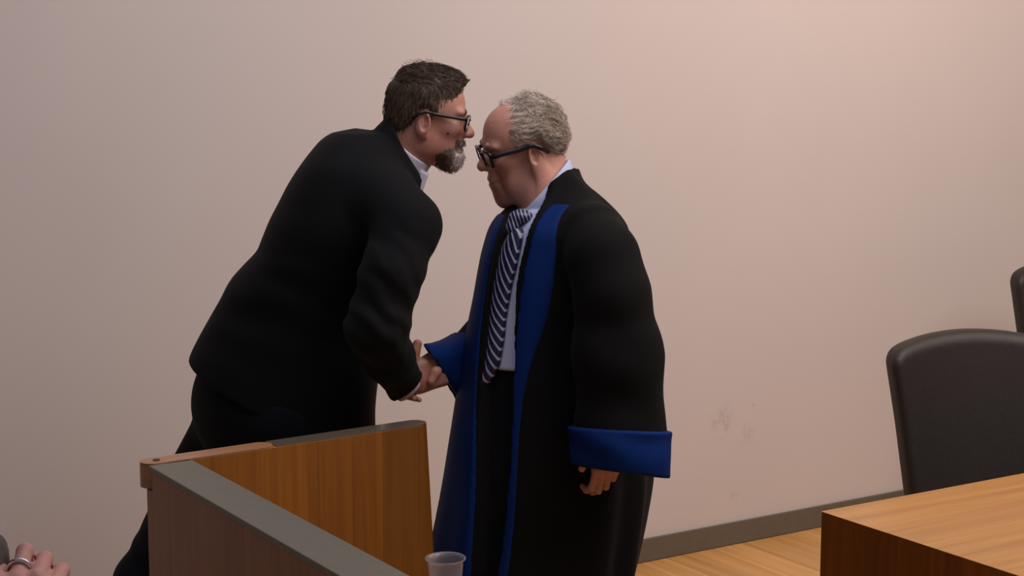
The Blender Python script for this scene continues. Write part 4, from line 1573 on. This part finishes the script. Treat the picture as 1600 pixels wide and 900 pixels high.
    hs = S(hair_fn, C + R @ np.array([-0.015, 0, 0.03]) * sH, 0.15 * sH)
    HV, HQ = polygonize(hs, 0.0032)

    def flow(P):
        q = T(P)
        fl = np.stack([-1.0 - 0 * q[:, 0], 0 * q[:, 0], -0.25 - 1.2 * np.clip((-q[:, 0] - 0.03) / 0.06, 0, 1.2)], 1)
        fl[:, 2] += 0.5 * np.sin(q[:, 0] * 90 + q[:, 1] * 30)
        return fl @ R.T
    keep = lambda P: hair_region(T(P)) < -0.002
    st1 = strands(hs, HV, 4200, lambda P: 0.020 + 0.014 * np.clip((-T(P)[:, 0]) / 0.08, 0, 1), flow, 11, 0.00060, 0.18, 0.45, 200, tone=(0.0, 0.80), keep=keep)
    topk = lambda P: (T(P)[:, 2] > 0.075) & (hair_region(T(P)) < 0.0)
    st2 = strands(hs, HV, 520, 0.026, lambda P: (np.tile(np.array([0.2, 0.1, 0.5]), (len(P), 1)) + 0.9 * np.stack([sn(P, 90, 31), sn(P, 90, 32), sn(P, 90, 33)], 1)) @ R.T, 12, 0.00045, 0.8, 0.6, 200, tone=(0.3, 0.9), keep=topk)
    join_hair('hair', [(HV, HQ, 0.25), st1, st2], M['hair_grey'], root, org)
    for sd in (1, -1):
        bw = xf(chain([(0.0870, sd * 0.010, 0.0225), (0.0865, sd * 0.026, 0.0280), (0.0720, sd * 0.044, 0.0240)], [0.0026, 0.0028, 0.0014]), C, R, sH)
        bv, bq = polygonize(bw, 0.0025)
        join_hair('eyebrow', [(bv, bq, 0.2)], M['hair_grey'], root, org)
    glasses(R, C, sH, root, org, 1.65, -0.002, tip=(-0.040, -0.010))
    return root


judge = build_robe_man()

# ------------------------------------------------------------------ somebody at the lower left corner, of whom only a hand and a bit of sleeve reach the picture
def build_bystander():
    org = np.array([-1.08, 1.35, 0.0])
    root = empty('person', org)
    tag(root, 'person at the lower left corner showing only a ringed hand and grey-brown sleeve', 'person')
    kn = W(41, 906, 1.60)
    hx, hy = frame_from((0.10, 0.55, 0.83), (1, 0.1, -0.30))
    hz = -np.cross(hx, hy)
    if hz[1] > 0: hz = -hz
    Rh = np.stack([hx, hy, hz], 1)
    wr = kn - hx * 0.093
    hand = xf(hand_sdf(curls=((0.95, 1.0, 0.6), (0.85, 1.0, 0.6), (0.60, 1.0, 0.6), (0.95, 1.0, 0.6)), spread=0.05), wr, Rh)
    f = norm([0.6, 0.8, 0]); l = np.array([-0.8, 0.6, 0])
    c0 = org.copy()
    shL, shR = c0 + l * 0.19 + np.array([0, 0, 1.42]), c0 - l * 0.19 + np.array([0, 0, 1.42])
    elL = np.array([-0.90, 1.63, 1.22]); elR = shR + np.array([-0.03, 0.02, -0.30]); wrR = elR + np.array([0.0, 0.10, -0.24])
    sl_end = np.array([-0.568, 1.60, 1.210])
    R, C = head_frame(f, 6, 0, (0, 0), 1.0, 0.95)
    C = c0 + f * 0.06 + np.array([0, 0, 1.62])
    H = xf(head_sdf(0), C, R, 0.95)
    neck = cap(c0 + np.array([0, 0, 1.42]), C + R @ np.array([-0.02, 0, -0.04]), 0.062, 0.056)
    hipL, hipR = c0 + l * 0.09 + np.array([0, 0, 0.90]), c0 - l * 0.09 + np.array([0, 0, 0.90])
    anL, anR = c0 + l * 0.11 + np.array([0, 0, 0.09]), c0 - l * 0.11 + np.array([0, 0, 0.09])
    zz = [0.80, 0.95, 1.10, 1.25, 1.38, 1.46, 1.49]
    ang = math.atan2(l[1], l[0])
    n = len(zz)
    tor = loft(zz, [c0[0]] * n, [c0[1]] * n, [0.185, 0.18, 0.175, 0.19, 0.195, 0.13, 0.075], [0.13, 0.125, 0.12, 0.125, 0.115, 0.09, 0.07], [ang] * n, 2.3, 0.03)
    slL = inter(chain([shL, elL, sl_end, sl_end + np.array([0.06, 0, -0.012])], [0.075, 0.062, 0.049, 0.047], 0.03), plane(sl_end + np.array([0.034, 0, 0]), (1, 0, -0.1)), 0.006)
    slR = inter(chain([shR, elR, wrR], [0.075, 0.058, 0.046], 0.03), plane(wrR, wrR - elR), 0.004)
    jk = disp(U([sub(tor, off(neck, 0.008), 0.01), slL, slR], 0.03), lambda P: 0.0025 * sn(P, 35, 41))
    sdf_obj('jacket', jk, 0.007, M['greycloth'], root, org)
    tr = U([chain([hipL, (hipL + anL) / 2, anL], [0.10, 0.075, 0.062], 0.02), chain([hipR, (hipR + anR) / 2, anR], [0.10, 0.075, 0.062], 0.02), ell(c0 + np.array([0, 0, 0.90]), (0.165, 0.165, 0.12))], 0.04)
    sdf_obj('trousers', inter(tr, lambda P: 0.05 - P[:, 2], 0.004), 0.010, M['trousers'], root, org)
    for a in (anL, anR): shoe('shoe', (a[0], a[1], 0), f, root, org)
    handR = xf(hand_sdf((0.35, 0.5, 0.4)), wrR, np.stack([norm(wrR - elR), *(lambda x: (frame_from(x, f)[1], np.cross(x, frame_from(x, f)[1])))(norm(wrR - elR))], 1))
    inner = U([inter(off(tor, -0.03), lambda P: P[:, 2] - 1.44), chain([shL, elL, sl_end, wr], [0.05, 0.04, 0.032, 0.027]), chain([shR, elR, wrR], [0.05, 0.038, 0.027]),
               chain([hipL, anL, anL - np.array([0, 0, 0.03])], [0.07, 0.045, 0.035]), chain([hipR, anR, anR - np.array([0, 0, 0.03])], [0.07, 0.045, 0.035])], 0.03)
    sdf_obj('body', U([U([H, neck], 0.03), inner, hand, handR], 0.012), 0.0036, M['skin_c'], root, org)
    eyes(R, C, 0.95, root, org)
    T = lambda P: (P - C) @ R / 0.95
    skull = head_sdf_skull()

    def region(q):
        return np.interp(q[:, 0], [-0.11, -0.06, -0.03, 0.0, 0.02, 0.05, 0.075, 0.09], [-0.06, -0.05, 0.0, 0.028, 0.01, 0.035, 0.075, 0.10]) - q[:, 2]
    hs = S(lambda P: smax(skull.fn(T(P)) - 0.012 + 0.0012 * np.sin(T(P)[:, 0] * 80 + T(P)[:, 1] * 420), region(T(P)), 0.004) * 0.95, C + np.array([0, 0, 0.03]), 0.14)
    HV, HQ = polygonize(hs, 0.005)
    join_hair('hair', [(HV, HQ, 0.2)], M['hair_brown'], root, org)
    # ring on the ring finger
    base = np.array([0.092, -0.0095, 0.001])
    d = np.array([math.cos(0.60), 0.05 * (1.5 - 2) / 1.5, -math.sin(0.60)])
    p = wr + Rh @ (base + d * 0.017)
    dw = norm(Rh @ d)
    e1 = norm(np.cross(dw, [0, 0, 1.0])); e2 = np.cross(dw, e1)
    pts = [p + 0.0102 * (math.cos(t) * e1 + math.sin(t) * e2) for t in np.linspace(0, 2 * math.pi, 33)[:-1]]
    mb = MB().tube([q - org for q in pts], 0.0022, 8, True, (1.0, 1.6))
    mb.build('ring', M['silver'], root, True)
    return root


M['skin_c'] = mat_skin('rosy skin', (0.60, 0.30, 0.25), (0.62, 0.24, 0.20))
bystander = build_bystander()
